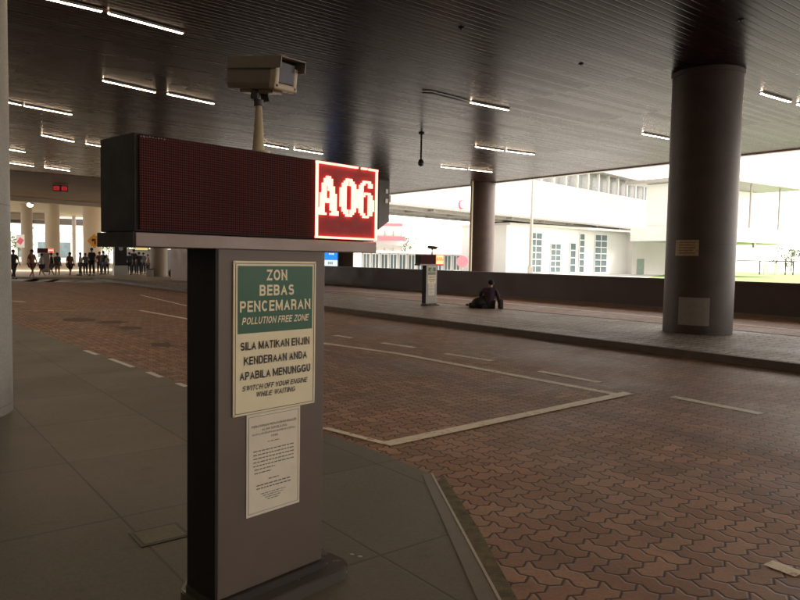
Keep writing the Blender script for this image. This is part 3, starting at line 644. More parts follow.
tx('ZON', T-gh*.135, iw*.29, sg, M['cream'], gh*.165, .020)
tx('BEBAS', T-gh*.365, iw*.46, sg, M['cream'], gh*.165, .020)
tx('PENCEMARAN', T-gh*.60, iw*.95, sg, M['cream'], gh*.165, .020)
tx('POLLUTION FREE ZONE', T-gh*.815, iw*.90, sg, M['cream'], gh*.105, .012, .25)
bz = h-.020-gh; rh = bz
tx('SILA MATIKAN ENJIN', bz-rh*.155, iw*.93, sg, M['ink'], rh*.100, .016)
tx('KENDERAAN ANDA', bz-rh*.335, iw*.85, sg, M['ink'], rh*.100, .016)
tx('APABILA MENUNGGU', bz-rh*.515, iw*.95, sg, M['ink'], rh*.100, .016)
tx('SWITCH OFF YOUR ENGINE', bz-rh*.670, iw*.88, sg, M['ink'], rh*.065, .008, .25)
tx('WHILE WAITING', bz-rh*.765, iw*.52, sg, M['ink'], rh*.065, .008, .25)
a = MB()
for sx_ in (-1, 1):
    for zf in (.006, h-.006): a.tube((sx_*(w/2-.006), -.009, zf), (sx_*(w/2-.006), -.0065, zf), .0025, n=8)
a.build('rivet', M['grey_metal'], sg)
Y0, Y1, V0, V1 = panel(246.5, 300.5, 419, 527, 405, 503, 0, 0, None, '')
nt_ = empty('paper_notice', Vector((pyo.x, pyo.y, PAV)) + Vector((xl.x*(Y0+Y1)/2, xl.y*(Y0+Y1)/2, V0)), ang, 'pale paper notice of small print below the green sign, fixed to the near pylon post', 'notice')
w, h = Y1-Y0, V1-V0
a = MB(); a.box((0, -.002, h/2), (w, .0025, h)); a.build('sheet', M['paper'], nt_)
a = MB()
for cx, cz, sx_, sz_ in ((0, .012, w-.02, .0015), (0, h-.012, w-.02, .0015), (-w/2+.01, h/2, .0015, h-.024), (w/2-.01, h/2, .0015, h-.024)): a.box((cx, -.0038, cz), (sx_, .0008, sz_))
a.build('border_line', M['ink_grey'], nt_)
tx('PERATURAN-PERATURAN KUALITI', h*.875, w*.83, nt_, M['ink_grey'], h*.022, .006, y=-.0042)
tx('ALAM SEKELILING', h*.835, w*.47, nt_, M['ink_grey'], h*.022, .006, y=-.0042)
tx('(KAWALAN PELEPASAN DARIPADA DIESEL)', h*.797, w*.80, nt_, M['ink_grey'], h*.018, .006, y=-.0042)
tx('1996', h*.757, w*.13, nt_, M['ink_grey'], h*.022, .006, y=-.0042)
a = MB()
def words(z, x0, x1, hh):
    x = x0
    while x < x1:
        ww = random.uniform(.008, .022); ww = min(ww, x1-x); a.box((x+ww/2, -.0038, z), (ww, .0008, hh)); x += ww+.0045
words(h*.705, -w*.12, w*.10, .003)
a.build('fine_print', M['ink_grey'], nt_); a = MB()
for k in range(7): words(h*(.63-.036*k), -w*.38+.006*(k > 4), w*.38-(.0 if k < 5 else .02*k), .0042)
a.build('fine_print', M['ink_grey'], nt_); a = MB()
words(h*.335, -w*.10, w*.09, .004)
for k in range(2): words(h*(.29-.032*k), -w*.32, w*.32, .0046)
a.build('fine_print', M['ink_grey'], nt_); a = MB()
for k in range(4): words(h*(.20-.022*k), -w*(.24-.04*k), w*(.22-.04*k), .003)
a.build('fine_print', M['ink_grey'], nt_)

# copies of the pylon
def py_copy(loc, rz, s, label, led='led_orange'):
    c = copy_tree(py); c.location = loc; c.rotation_euler.z = rz; c.scale = (s, s, s); c['label'] = label; return c
p2 = G(430, 306, PAV)
pyc = py_copy((p2.x+.02, p2.y+.05, PAV), ang-math.radians(6), .855, 'smaller looking pylon on the far island, its board end glowing orange, beside the seated person')
for ch in pyc.children_recursive:
    if ch.name.split('.')[0] in ('lit_screen',):
        ch.data = ch.data.copy(); ch.data.materials[0] = M['led_orange']
for ch in list(pyc.children_recursive):
    if ch.name.split('.')[0] in ('lit_letter', 'lit_digit', 'lit_border', 'scuff_marks'): 
        ch.data = ch.data.copy(); ch.data.materials[0] = EMIT('red_led', (1, .04, .02), 1.0) if ch.name.startswith('lit') else M['black']
# its notices
for ch in pyc.children:
    if ch.name.split('.')[0] == 'post': ch.data = ch.data.copy(); ch.data.materials[0] = M['rail_pale']
s = .855; R3 = Matrix.Rotation(ang-math.radians(6), 4, 'Z')
for src, xm, zb, lb, ct in ((sg, (X0+X1)/2, Z0, 'cream and white sign on the far island pylon post', 'sign'), (nt_, (Y0+Y1)/2, V0, 'white paper notice low on the far island pylon post', 'notice')):
    c = copy_tree(src); c.location = pyc.location + R3 @ Vector((xm*s, -.002, zb*s)); c.rotation_euler.z = ang-math.radians(6); c.scale = (s*(1.15 if ct == 'notice' else 1), s, s); c['label'] = lb
p3 = B(45, 52); py_copy((p3.x, p3.y, PAV), math.radians(12), .95, 'distant pylon behind the walking people, its red board above their heads')
for ch in [o for o in col.objects if o.parent and o.name.startswith('unlit_screen')]: pass

# ------------------------------------------------------------------ CCTV on a pole (stands behind the board)
cd = .16
bpz = PAV
cbase = Vector((pyo.x, pyo.y, 0)) + xl*lx(257.5)*1.0 + Vector((-xl.y, xl.x, 0))*.14
# refine so the pole shows at picture column 257
d = cbase.y; cbase.x = (257.3-400)/f*d
ce = empty('security_camera', (cbase.x, cbase.y, PAV+BT+.001), 0, 'beige security camera in a long housing on a pale pole above the LED board', 'security camera')
def cz(y): return zz(257, y, d)-(PAV+BT)
a = MB(); a.tube((0, 0, 0), (0, 0, cz(106)), .026, .013, 20); a.tube((0, 0, 0), (0, 0, .012), .05); a.build('pole', M['cctv_pole'], ce, True)
a = MB(); a.tube((0, 0, cz(109)), (0, 0, cz(103)), .020); a.box((-.012, 0, cz(98)), (.03, .05, cz(93)-cz(103)), rot=(0, .15, 0), bev=.004); a.box((.02, .02, cz(97)), (.03, .012, cz(90)-cz(103)), rot=(0, -.2, 0)); a.build('bracket', M['dark_metal'], ce, True)
hd = bpy.data.objects.new('camera_head', None); link(hd, ce)
hd.location = (0.012, 0, cz(80)); hd.rotation_euler = (math.radians(2), math.radians(8), math.radians(-36))
L_, W_, H_ = .33, .115, .112
a = MB(); b = bmesh.new()
def hprof(x, s=1):   # rounded hood cross-section
    pts = [(-.5, -.30), (-.42, -.5), (.42, -.5), (.5, -.30), (.5, .22), (.36, .5), (-.36, .5), (-.5, .22)]
    return [b.verts.new((x, p[0]*W_*s, p[1]*H_*s)) for p in pts]
rings = [hprof(-L_/2, .86), hprof(-L_/2+.02), hprof(L_/2-.05), hprof(L_/2-.045, 1.0)]
for r1, r2 in zip(rings, rings[1:]):
    for k in range(8): b.faces.new((r1[k], r1[(k+1) % 8], r2[(k+1) % 8], r2[k]))
b.faces.new(rings[0]); b.faces.new(rings[-1]); bmesh.ops.recalc_face_normals(b, faces=b.faces[:])
a._add(b); a.build('housing', M['cctv'], hd)
a = MB(); a.box((.02, 0, H_/2+.010), (L_-.01, W_+.022, .006), bev=.002); 
for sy in (-1, 1): a.box((.02, sy*(W_/2+.009), H_/2-.012), (L_-.01, .004, .044))
a.build('sun_shield', M['cctv'], hd)
a = MB(); fx = L_/2-.035
a.box((fx, 0, -H_/2+.012), (.035, W_+.012, .028), bev=.008); a.box((fx, -W_/2+.008, -.008), (.035, .022, H_*.80), bev=.006); a.box((fx, W_/2-.008, -.008), (.035, .022, H_*.80), bev=.006)
a.build('bezel', M['cctv_rim'], hd)
a = MB(); a.box((fx+.006, 0, .010), (.02, W_-.034, H_-.036)); a.build('window', M['cctv_glass'], hd)
a = MB(); a.box((0, 0, -H_/2-.006), (.20, .05, .012)); a.build('mount_plate', M['cctv_rim'], hd)

cc = copy_tree(ce); cc.scale = (.95, .95, .72); cc.location = (pyc.location.x+.02, pyc.location.y+.1, PAV+BT*.855+.001); cc['label'] = 'small security camera on a short pole above the far island pylon'
cc.rotation_euler.z = .3
# ------------------------------------------------------------------ floor covers
p = G(160, 535, PAV)
e = empty('drain_cover', (p.x, p.y, PAV), math.radians(38), 'small rectangular concrete drain cover with a dark frame in the near pavement', 'drain cover')
a = MB(); a.box((0, 0, .0025), (.255, .215, .005)); a.build('frame', M['dark_metal'], e); a = MB(); a.box((0, 0, .006), (.215, .175, .004), bev=.001); a.build('lid', M['hose'], e)
for k, (x, y, cl) in enumerate(((352, 555, 'white'), (360, 557, 'white'))):
    p = G(x, y, PAV); a = MB(); a.ball((0, 0, 0), .009, (1.4, .8, .35), 8); o = a.build('litter_scrap', M['offwhite'], None, True); o.location = (p.x, p.y, PAV+.003)
    tag(o, ('larger' if k else 'smaller')+' pale scrap of litter on the pavement right of the pylon plinth', 'litter')

# ------------------------------------------------------------------ people
def skinmesh(name, verts, edges, mat, parent, lev=1, root=0):
    me = bpy.data.meshes.new(name); me.from_pydata([v[:3] for v in verts], edges, []); o = bpy.data.objects.new(name, me); col.objects.link(o)
    md = o.modifiers.new('s', 'SKIN'); 
    for i, v in enumerate(verts):
        r = v[3]; me.skin_vertices[0].data[i].radius = (r, r) if not isinstance(r, tuple) else r
    me.skin_vertices[0].data[root].use_root = True
    md.use_smooth_shade = True; m2 = o.modifiers.new('d', 'SUBSURF'); m2.levels = lev; m2.render_levels = lev
    dg = bpy.context.evaluated_depsgraph_get(); m3 = bpy.data.meshes.new_from_object(o.evaluated_get(dg)); bpy.data.objects.remove(o)
    m3.materials.clear(); m3.materials.append(mat); m3.name = name
    return link(bpy.data.objects.new(name, m3), parent)
def person(loc, rz, label, top, bottom, pose='stand', ht=1.68, legs='long', hair='short', stride=.25, girth=1.0, bag=False):
    e = empty('person', loc, rz, label, 'person', None); k = ht/1.70; e.scale = (k, k, k)
    st = stride if pose == 'walk' else .04
    # x across, -y forward
    if pose != 'sit':
        hipz = .88-.25*st*st; J = dict(pel=(0, 0, hipz), wai=(0, .0, 1.06), che=(0, -.0, 1.28), nek=(0, -.01, 1.45), chn=(0, -.02, 1.52), hed=(0, -.03, 1.61),
          shl=(-.17, 0, 1.39), shr=(.17, 0, 1.39), ell=(-.22, st*.5, 1.12), elr=(.22, -st*.5, 1.12), wrl=(-.22, st*.5-.09, .90), wrr=(.22, -st*.8-.05, .91),
          hil=(-.09, 0, hipz-.04), hir=(.09, 0, hipz-.04), knl=(-.10, -st*.75, .48), knr=(.10, st*.15, .47), anl=(-.10, -st*1.15, .08), anr=(.10, st*1.35, .12 if pose == 'walk' else .08))
        J['tol'] = (-.11, J['anl'][1]-.17, .03); J['tor'] = (.11, J['anr'][1]-.15, .03 if pose != 'walk' else .04)
    else:
        J = dict(pel=(0, 0, .12), wai=(-.03, -.03, .30), che=(.0, -.08, .50), nek=(.04, -.12, .66), chn=(.05, -.14, .72), hed=(.06, -.16, .80),
          shl=(-.16, -.08, .60), shr=(.20, -.08, .60), ell=(-.28, -.22, .42), elr=(.31, -.02, .36), wrl=(-.22, -.40, .30), wrr=(.33, .02, .11),
          hil=(-.10, -.02, .11), hir=(.10, -.02, .11), knl=(-.52, -.18, .20), knr=(-.20, -.46, .20), anl=(-.30, -.50, .07), anr=(-.55, -.42, .07), tol=(-.18, -.62, .05), tor=(-.70, -.52, .06))
    g_ = girth
    R_ = dict(pel=.13*g_, wai=.115*g_, che=.135*g_, nek=.055, chn=.062, hed=.09, shl=.06, shr=.06, ell=.042, elr=.042, wrl=.026, wrr=.026, hil=.085*g_, hir=.085*g_, knl=.056, knr=.056, anl=.036, anr=.036, tol=.03, tor=.03)
    ks = list(J); idx = {n: i for i, n in enumerate(ks)}
    E = [('pel', 'wai'), ('wai', 'che'), ('che', 'nek'), ('nek', 'chn'), ('chn', 'hed'), ('che', 'shl'), ('che', 'shr'), ('shl', 'ell'), ('shr', 'elr'), ('ell', 'wrl'), ('elr', 'wrr'), ('pel', 'hil'), ('pel', 'hir'), ('hil', 'knl'), ('hir', 'knr'), ('knl', 'anl'), ('knr', 'anr'), ('anl', 'tol'), ('anr', 'tor')]
    V = [(*J[n], R_[n]) for n in ks]; Ed = [(idx[a], idx[b]) for a, b in E]
    for wr, el, sgn in (('wrl', 'ell', -1), ('wrr', 'elr', 1)):
        w = Vector(J[wr]); dirn = (w-Vector(J[el])).normalized(); pi_ = len(V); pm = w+dirn*.055
        V.append((*pm, .024)); Ed.append((idx[wr], pi_)); side = Vector((0, 1, 0)) if abs(dirn.z) > .6 else Vector((1, 0, 0))
        for q, (off_, ln) in enumerate(((-.026, .055), (-.009, .068), (.009, .064), (.026, .05))):
            b0 = pm+dirn*.03+side*off_; V.append((*b0, .009)); Ed.append((pi_, len(V)-1)); b1 = b0+dirn*ln*.6; V.append((*b1, .008)); Ed.append((len(V)-2, len(V)-1)); b2 = b1+dirn*ln*.4+Vector((-sgn*.012, -.006, 0)); V.append((*b2, .007)); Ed.append((len(V)-2, len(V)-1))
        t0 = w+dirn*.03-side*.035; V.append((*t0, .010)); Ed.append((idx[wr], len(V)-1)); t1 = t0+dirn*.04-side*.012; V.append((*t1, .008)); Ed.append((len(V)-2, len(V)-1))
    skinmesh('body', V, Ed, M['skin'], e, 1)
    inf = lambda n, s=1.16, add=.008: (*J[n], R_[n]*s+add)
    def sub(names, edges, mat, nm, s=1.14, cut=None):
        vv = [inf(n, s, .018) for n in names]; ii = {n: i for i, n in enumerate(names)}; ee = [(ii[a], ii[b]) for a, b in edges]
        if cut:
            for a, b, t in cut:
                pnt = Vector(J[a]).lerp(Vector(J[b]), t); vv.append((*pnt, (R_[a]*(1-t)+R_[b]*t)*s+.02)); ee.append((ii[a], len(vv)-1))
        return skinmesh(nm, vv, ee, mat, e, 1)
    sub(['wai', 'pel', 'che', 'shl', 'shr', 'ell', 'elr'] if pose == 'sit' else ['wai', 'pel', 'che', 'shl', 'shr'], [('wai', 'pel'), ('wai', 'che'), ('che', 'shl'), ('che', 'shr')]+([('shl', 'ell'), ('shr', 'elr')] if pose == 'sit' else []), top, 'shirt', 1.12, [('ell', 'wrl', .9), ('elr', 'wrr', .8), ('che', 'nek', .5), ('che', 'nek', .8)] if pose == 'sit' else [('shl', 'ell', .8), ('shr', 'elr', .8), ('che', 'nek', .45)])
    if legs == 'long': sub(['pel', 'hil', 'hir', 'knl', 'knr'], [('pel', 'hil'), ('pel', 'hir'), ('hil', 'knl'), ('hir', 'knr')], bottom, 'trousers', 1.10, [('knl', 'anl', .95), ('knr', 'anr', .95)])
    else: sub(['pel', 'hil', 'hir'], [('pel', 'hil'), ('pel', 'hir')], bottom, 'shorts', 1.16, [('hil', 'knl', .85), ('hir', 'knr', .85)])
    h = Vector(J['hed']); a = MB(); a.ball((h.x, h.y+.022, h.z+.035), .102, (.92, 1.0, .98), 14)
    if hair == 'long': a.ball((h.x, h.y+.06, h.z-.07), .085, (1, .6, 1.5), 12)
    a.build('hair', M['hair'], e, True)
    a = MB(); a.tube((h.x, h.y-.085, h.z+.0), (h.x, h.y-.115, h.z-.02), .010, .016, 8); a.ball((h.x-.035, h.y-.084, h.z+.012), .010, n=8); a.ball((h.x+.035, h.y-.084, h.z+.012), .010, n=8)
    for s_ in (-1, 1): a.ball((h.x+s_*.088, h.y, h.z), .022, (.4, .8, 1.2), 8)
    a.box((h.x, h.y-.083, h.z-.045), (.04, .008, .008)); a.build('face', M['skin'], e, True)
    a = MB()
    for an, to in (('anl', 'tol'), ('anr', 'tor')):
        A_, T_ = Vector(J[an]), Vector(J[to]); mid = (A_+T_)/2; dd = T_-A_; a.box((mid.x, mid.y-.01, min(A_.z, T_.z)+.008 if pose != 'sit' else mid.z), (.09, .27, .07), rot=(0, 0, math.atan2(dd.y, dd.x)+math.pi/2), bev=.025)
    a.build('shoes', M['black'], e, True)
    return e
C = {n: MAT('cloth_'+n, c, .85, 0, .2, 12, .2) for n, c in dict(black=(.02, .02, .022), navy=(.03, .035, .06), purple=(.042, .020, .042), white=(.55, .52, .48), maroon=(.12, .035, .03), tan=(.28, .2, .12), grey=(.14, .14, .15), denim=(.05, .06, .09), rust=(.22, .08, .04), pale=(.35, .36, .36)).items()}
ppl = [(13.5, 279, 'black', 'black', 'walk', 1.75, 'long', 'short', 60, 'person in black half hidden behind the left pillar'),
 (32, 278.5, 'rust', 'maroon', 'walk', 1.78, 'short', 'long', 75, 'person in rust top striding left, first right of the left pillar'),
 (42, 277.5, 'pale', 'black', 'walk', 1.55, 'short', 'short', -80, 'shorter person in a pale top and black shorts walking right'),
 (51.5, 277, 'black', 'grey', 'walk', 1.60, 'short', 'short', -60, 'person in a dark top, left of the close pair under the red board'),
 (57.5, 277, 'grey', 'tan', 'stand', 1.62, 'short', 'short', 180, 'person in grey top and tan shorts, right of the close pair'),
 (70, 277.5, 'maroon', 'black', 'walk', 1.66, 'short', 'long', 70, 'person in a dark red dress-like top alone between the pair and the group'),
 (80.5, 275.5, 'white', 'denim', 'stand', 1.55, 'long', 'long', -60, 'long haired person in a white top left of the yellow sign'),
 (85.5, 275, 'grey', 'black', 'stand', 1.50, 'long', 'long', 30, 'short person in grey just left of the yellow sign pole'),
 (92, 275.5, 'black', 'black', 'stand', 1.85, 'long', 'short', 0, 'tall person all in black standing under the yellow sign'),
 (99.5, 274, 'maroon', 'black', 'stand', 1.62, 'long', 'short', 20, 'person in a maroon shirt right of the yellow sign'),
 (103.5, 274.5, 'black', 'denim', 'stand', 1.68, 'long', 'short', -20, 'person in black beside the dark square pillar'),
 (107, 274, 'white', 'black', 'stand', 1.40, 'long', 'short', 0, 'small person in white beside the dark square pillar'),
 (129.5, 275, 'navy', 'black', 'stand', 1.62, 'long', 'short', 10, 'person in navy right of the dark square pillar under the board'),
 (134, 274.5, 'black', 'black', 'stand', 1.85, 'long', 'short', -15, 'tallest dark clad person of the crowd under the board'),
 (139, 275, 'black', 'black', 'stand', 1.65, 'long', 'long', 25, 'dark clad person in the middle of the crowd under the board'),
 (143.5, 274, 'grey', 'black', 'stand', 1.62, 'long', 'short', 0, 'person in a grey top at the right of the crowd under the board'),
 (148, 273.5, 'tan', 'black', 'stand', 1.50, 'long', 'short', -30, 'person in a tan top next to the round far column')]
for i, (x, y, t, b_, ps, ht, lg, hr, rz, lb) in enumerate(ppl):
    p = G(x, y, PAV if i > 5 else .0); p.z = PAV if i > 5 else 0
    if i <= 5: p = G(x, y, 0)
    e = person(p, math.radians(rz), lb, C[t], C[b_], ps, ht*.97, lg, hr, random.uniform(.13, .22) if lg == 'short' else .26, 1.0); e['group'] = 'people waiting and walking at the far crossing'
    if i > 5:
        gz = PAV; e.location.z = gz if True else 0
ps = G(488.5, 308.5, PAV); e = person((ps.x, ps.y, PAV), math.radians(180-8), 'person in dark purple sitting on the island paving, back to the viewer', C['purple'], C['black'], 'sit', 1.62, 'long', 'short', girth=1.12)
e.rotation_euler.z = math.radians(172)
e.scale = (-e.scale[0], e.scale[1], e.scale[2])
a = MB(); a.box((0, 0, .15), (.16, .12, .30), bev=.04, seg=3); bg = a.build('bag', M['black'], None, True)
pbag = G(500.5, 308.8, PAV); bg.location = (pbag.x, pbag.y, PAV); bg.rotation_euler.z = .3; tag(bg, 'small upright black bag on the paving right of the seated person', 'bag')
a = MB(); a.ball((0, 0, .17), .2, (1.35, 1.0, .90), 16); a.ball((.16, 0, .24), .2, (.9, .9, .9), 16); a.box((-.22, 0, .09), (.3, .26, .16), bev=.06, seg=3); bg = a.build('leg_bulk', M['black'], None, True)  # dark bulk added in place of the seated person's folded legs
pbag = G(480.5, 308.2, PAV); bg.location = (pbag.x, pbag.y, PAV); tag(bg, 'black bulk standing in for the folded legs left of the seated person', 'leg_bulk')
# litter on island
for k, (x, y) in enumerate(((370.5, 299), (788, 291.5))):
    if k: continue
    p = G(x, y, PAV); a = MB(); a.box((0, 0, .006), (.35, .10, .008), rot=(0, 0, -.6)); o = a.build('litter_scrap', M['white']); o.location = (p.x, p.y, PAV+.001); tag(o, 'pale strip of litter on the island left of the far pylon', 'litter')

# ------------------------------------------------------------------ far left things
p = G(94.5, 273, PAV); pd = p.y
e = empty('diamond_sign', (p.x, p.y, PAV), 0, 'yellow diamond warning sign with a black arrow on a grey pole', 'road sign')
zc = zz(94.5, 241, pd)-PAV; rr_ = 7.6/f*pd
a = MB(); a.tube((0, .03, 0), (0, .03, zc+.2), .04, n=10); a.build('pole', M['grey_metal'], e)
a = MB(); a.box((0, 0, zc), (rr_*1.36, .02, rr_*1.36), rot=(0, math.pi/4, 0), bev=.008); a.build('plate', M['yellow'], e)
a = MB(); a.box((.06, -.016, zc-.10), (.08, .008, .32)); a.box((-.0, -.016, zc+.10), (.2, .008, .08), rot=(0, -.25, 0)); a.box((-.10, -.016, zc+.06), (.16, .008, .16), rot=(0, .8, 0)); a.build('arrow_mark', M['black'], e)
# red digits display under the far soffit
p = G(60.5, 185, CEIL-.04); e = empty('ceiling_display', (p.x, p.y, CEIL-.04), math.radians(20), 'small red LED display hanging flat under the far soffit', 'LED display')
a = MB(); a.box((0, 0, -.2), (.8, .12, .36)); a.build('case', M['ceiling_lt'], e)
for sx_ in (-.21, .21):
    a = MB()
    for (px_, pz_, w_, h_) in ((0, .12, .34, .07), (0, -.12, .34, .07), (-.15, 0, .07, .24), (.15, 0, .07, .24), (0, 0, .3, .05)): a.box((sx_+px_*.8, -.07, -.2+pz_*.7), (w_*.75, .02, h_*.7))
    a.build('lit_digit', M['led_dim'], e)
# lamp on the far column
p = B(31, 77); e = empty('flood_lamp', (p.x, p.y, zz(31, 205, 77)), 0, 'bright small flood lamp beside the top of the slim far column', 'lamp')
a = MB(); a.tube((0, 0, 0), (0, 0, .5), .42, .15, 16); a.build('lamp_shade', M['grey_metal'], e); a = MB(); a.ball((0, -.1, -.02), .32, (1, 1, .8)); a.build('bulb', EMIT('flood_bulb', (1, .9, .6), 6), e)
# second roof, bridge deck and daylight beyond
a = MB(); a.prism([B(-80, 62), B(108, 58), B(250, 100), B(250, 112), B(-100, 106)], 7.2, 8.0); structure(a.build('far_roof', M['soffit']))
a = MB(); seg_box(a, B(-60, 102), B(128, 118), 3, 6.1, 7.1); tag(a.build('footbridge', M['concrete_dk']), 'dark bridge deck crossing behind the far columns', 'bridge')
a = MB(); seg_box(a, B(-60, 98), B(47, 100), 1, 6.3, 7.15); tag(a.build('beam', M['conc_warm']), 'pale beam between the far columns', 'beam')
for x, d in ((74, 105),):
    p = B(x, d); a = MB(); a.tube((p.x, p.y, 0), (p.x, p.y, 9.5), .28); tag(a.build('lamp_post', M['offwhite']), 'pale slim post between the two far columns under the bridge deck', 'post')
# distant building and round red-white sign at far left
a = empty('distant_building', (*B(25, 150), 0), 0, 'pale low building glimpsed beyond the far columns', 'building')
b2 = MB(); b2.box((0, 0, 3), (26, 8, 6)); b2.build('wall', M['white'], a)
for k in range(6):
    b2 = MB(); b2.box((-11+k*4.3, -4.03, 2.2), (2.6, .06, 3.2)); b2.build('window', M['wglass'], a)
p = B(20.5, 70); e = empty('hanging_banner', (p.x, p.y, zz(20, 247, 70)), 0, 'small red and white board hanging beside the slim far column', 'board')
a = MB(); a.box((0, 0, .6), (.8, .06, 1.3)); a.build('panel', M['offwhite'], e); a = MB(); a.box((0, -.035, .6), (.5, .01, .6), rot=(0, .6, 0)); a.build('red_mark', M['red'], e)
# things under the board: bin, wall, yellow panel, vehicle
p = G(150, 276.5, PAV); e = empty('litter_bin', p, .3, 'small grey bin at the foot of the far round column', 'bin')
a = MB(); a.box((0, 0, .24), (.45, .4, .48), bev=.03); a.build('bin_body', M['concrete'], e); a = MB(); a.box((0, 0, .505), (.49, .44, .04), bev=.01); a.build('lid', M['dark_metal'], e)
y0, y1 = B(135, 60), B(147.5, 60); e = empty('advert_board', (*((y0+y1)/2), zz(141, 250, 60)), 0, 'yellow lit board behind the crowd seen under the LED board', 'advert board')
a = MB(); a.box((0, .1, .3), ((y1-y0).length+.1, .15, .75)); a.build('frame', M['dark_metal'], e); a = MB(); a.box((0, 0, .3), ((y1-y0).length, .03, .62)); a.build('screen', M['yellow_lit'], e)
a = MB(); seg_box(a, B(127, 62), B(215, 58), .4, 0, 2.05); tag(a.build('low_wall', M['concrete_dk']), 'dark wall closing the view behind the crowd under the board', 'wall')
a = MB(); seg_box(a, B(166, 56), B(182, 55), .4, 2.05, 3.2); tag(a.build('lit_fascia', M['soffit']), 'pale band above the dark wall right of the round far column', 'fascia')
v0, v1 = B(168.5, 44), B(177, 43)
e = empty('parked_motorcycle', (*((v0+v1)/2), PAV), math.radians(-60), 'dark motorcycle parked between the round far column and the brown wall', 'motorcycle')
a = MB(); a.tube((-.03, 0, .30), (.03, 0, .30), .30, n=20); a.build('wheel', M['black'], e, True)
a = MB(); a.box((0, .45, .62), (.22, .8, .34), bev=.10, seg=3); a.build('body', M['black'], e, True)
a = MB(); a.tube((-.32, .12, 1.05), (.32, .12, 1.05), .025); a.tube((0, .0, .5), (0, .12, 1.05), .035); a.build('handlebar', M['dark_metal'], e)
a = MB(); a.box((0, .05, .92), (.18, .08, .16), bev=.03); a.build('headlight', M['yellow_lit'], e)
a = MB(); a.tube((-.03, .95, .30), (.03, .95, .30), .30, n=20); a.build('wheel', M['black'], e, True)
a = MB(); seg_box(a, B(178, 40.5), B(235, 37), 1.0, 0, 2.9); tag(a.build('brown_wall', M['orange_wall']), 'brown-orange wall block seen just left of the pylon post', 'wall')

# ------------------------------------------------------------------ outdoors to the right
# elevated link building
ba, bb3 = B(300, 56), B(668, 114); bd3 = (bb3-ba).normalized(); bend = ba+bd3*112
nb = Vector((-bd3.y, bd3.x)); nb = nb if nb.y > 0 else -nb
e = empty('link_bridge', (ba.x, ba.y, 0), math.atan2(bd3.y, bd3.x), 'long white elevated link bridge crossing outside, with a dark underside', 'bridge')
LB = 112
sgn = 1 if (Matrix.Rotation(math.atan2(bd3.y, bd3.x), 2) @ Vector((0, 1))).dot(nb) > 0 else -1
a = MB(); a.box((LB/2, 4.0*sgn, 9.0), (LB, 8, 4.4)); a.build('wall', M['white'], e)
a = MB(); a.box((LB/2, 4.0*sgn, 6.68), (LB, 8.6, .24)); 
for k in range(16): a.box((3+k*7, 4.0*sgn, 6.45), (.3, 8.0, .22))
for yy in (.9, 4, 7.1): a.box((LB/2, yy*sgn, 6.42), (LB, .4, .28))
a.build('deck_beams', MAT('grey_soffit_beams', (.22, .21, .19), .7), e)
a = MB(); a.box((LB/2, 4.0*sgn, 13.75), (LB, 10.5, .35)); a.build('roof', M['grey_metal'], e)
a = MB(); a.box((LB/2, 4.0*sgn, 12.40), (LB-1, 6.8, 2.35)); a.build('window', MAT('pale_glazing', (.24, .25, .25), .3), e)
for k in range(37):
    a = MB(); a.box((1+k*3, .1*sgn, 12.4), (.26, .3, 2.38)); a.build('fin', M['white'], e)
for k in range(45):
    a = MB(); a.box((1+k*2.5, -.012*sgn, 9), (.06, .03, 4.3)); a.build('panel_seam', M['grey_metal'], e)
for k in (30, 62, 95):
    a = MB(); a.box((k, 4*sgn, 3.05), (1.0, 1.2, 6.09)); a.build('support', M['concrete'], e)
# round no-entry style signs
p = B(459, 60); e = empty('round_sign', (p.x, p.y, zz(459, 205, 60)), 0, 'round white sign with a red ring fixed on the link bridge face', 'road sign')
pb = ba+bd3*0; 
def on_bridge(px):
    t = (px-400)/f; return (t*ba.y-ba.x)/(bd3.x-t*bd3.y)
L_b = on_bridge(459); pt_ = ba+bd3*L_b; e.location = (pt_.x, pt_.y, zz(459, 205, pt_.y)); e.rotation_euler.z = math.atan2(bd3.y, bd3.x)
a = MB(); a.tube((0, -.10, 0), (0, -.04, 0), .52*pt_.y/80, n=28); a.build('disc', M['red'], e); a = MB(); a.tube((0, -.13, 0), (0, -.105, 0), .36*pt_.y/80, n=28); a.build('face', M['white'], e)
a = MB(); a.box((0, -.14, 0), (.22, .01, .3)); a.build('symbol', M['pinkred'], e)
p = B(461.5, 50); e = empty('round_sign', (p.x, p.y, 0), 0, 'pink-red disc sign on a grey pole beyond the parapet, left of the middle pillar', 'road sign')
a = MB(); a.tube((0, 0, 0), (0, 0, zz(461, 256, 50)), .05); a.build('pole', M['grey_metal'], e); a = MB(); a.tube((0, -.12, zz(461, 261.5, 50)), (0, -.06, zz(461, 261.5, 50)), .42, n=28); a.build('disc', M['pinkred'], e)
# lamp post
p = B(529.5, 52); e = empty('street_lamp', (p.x, p.y, 0), 0, 'tall thin grey lamp post beyond the parapet, right of the middle pillar', 'street lamp')
a = MB(); a.tube((0, 0, 0), (0, 0, 9), .15, .07, 16); a.build('pole', M['grey_metal'], e, True); a = MB(); a.tube((0, 0, 8.95), (1.2, 0, 9.2), .05); a.box((1.5, 0, 9.2), (.7, .25, .12), bev=.04); a.build('lamp_head', M['grey_metal'], e)
a = MB(); a.box((.0, 0, .6), (.36, .36, 1.2), bev=.03); a.build('base', M['grey_metal'], e)
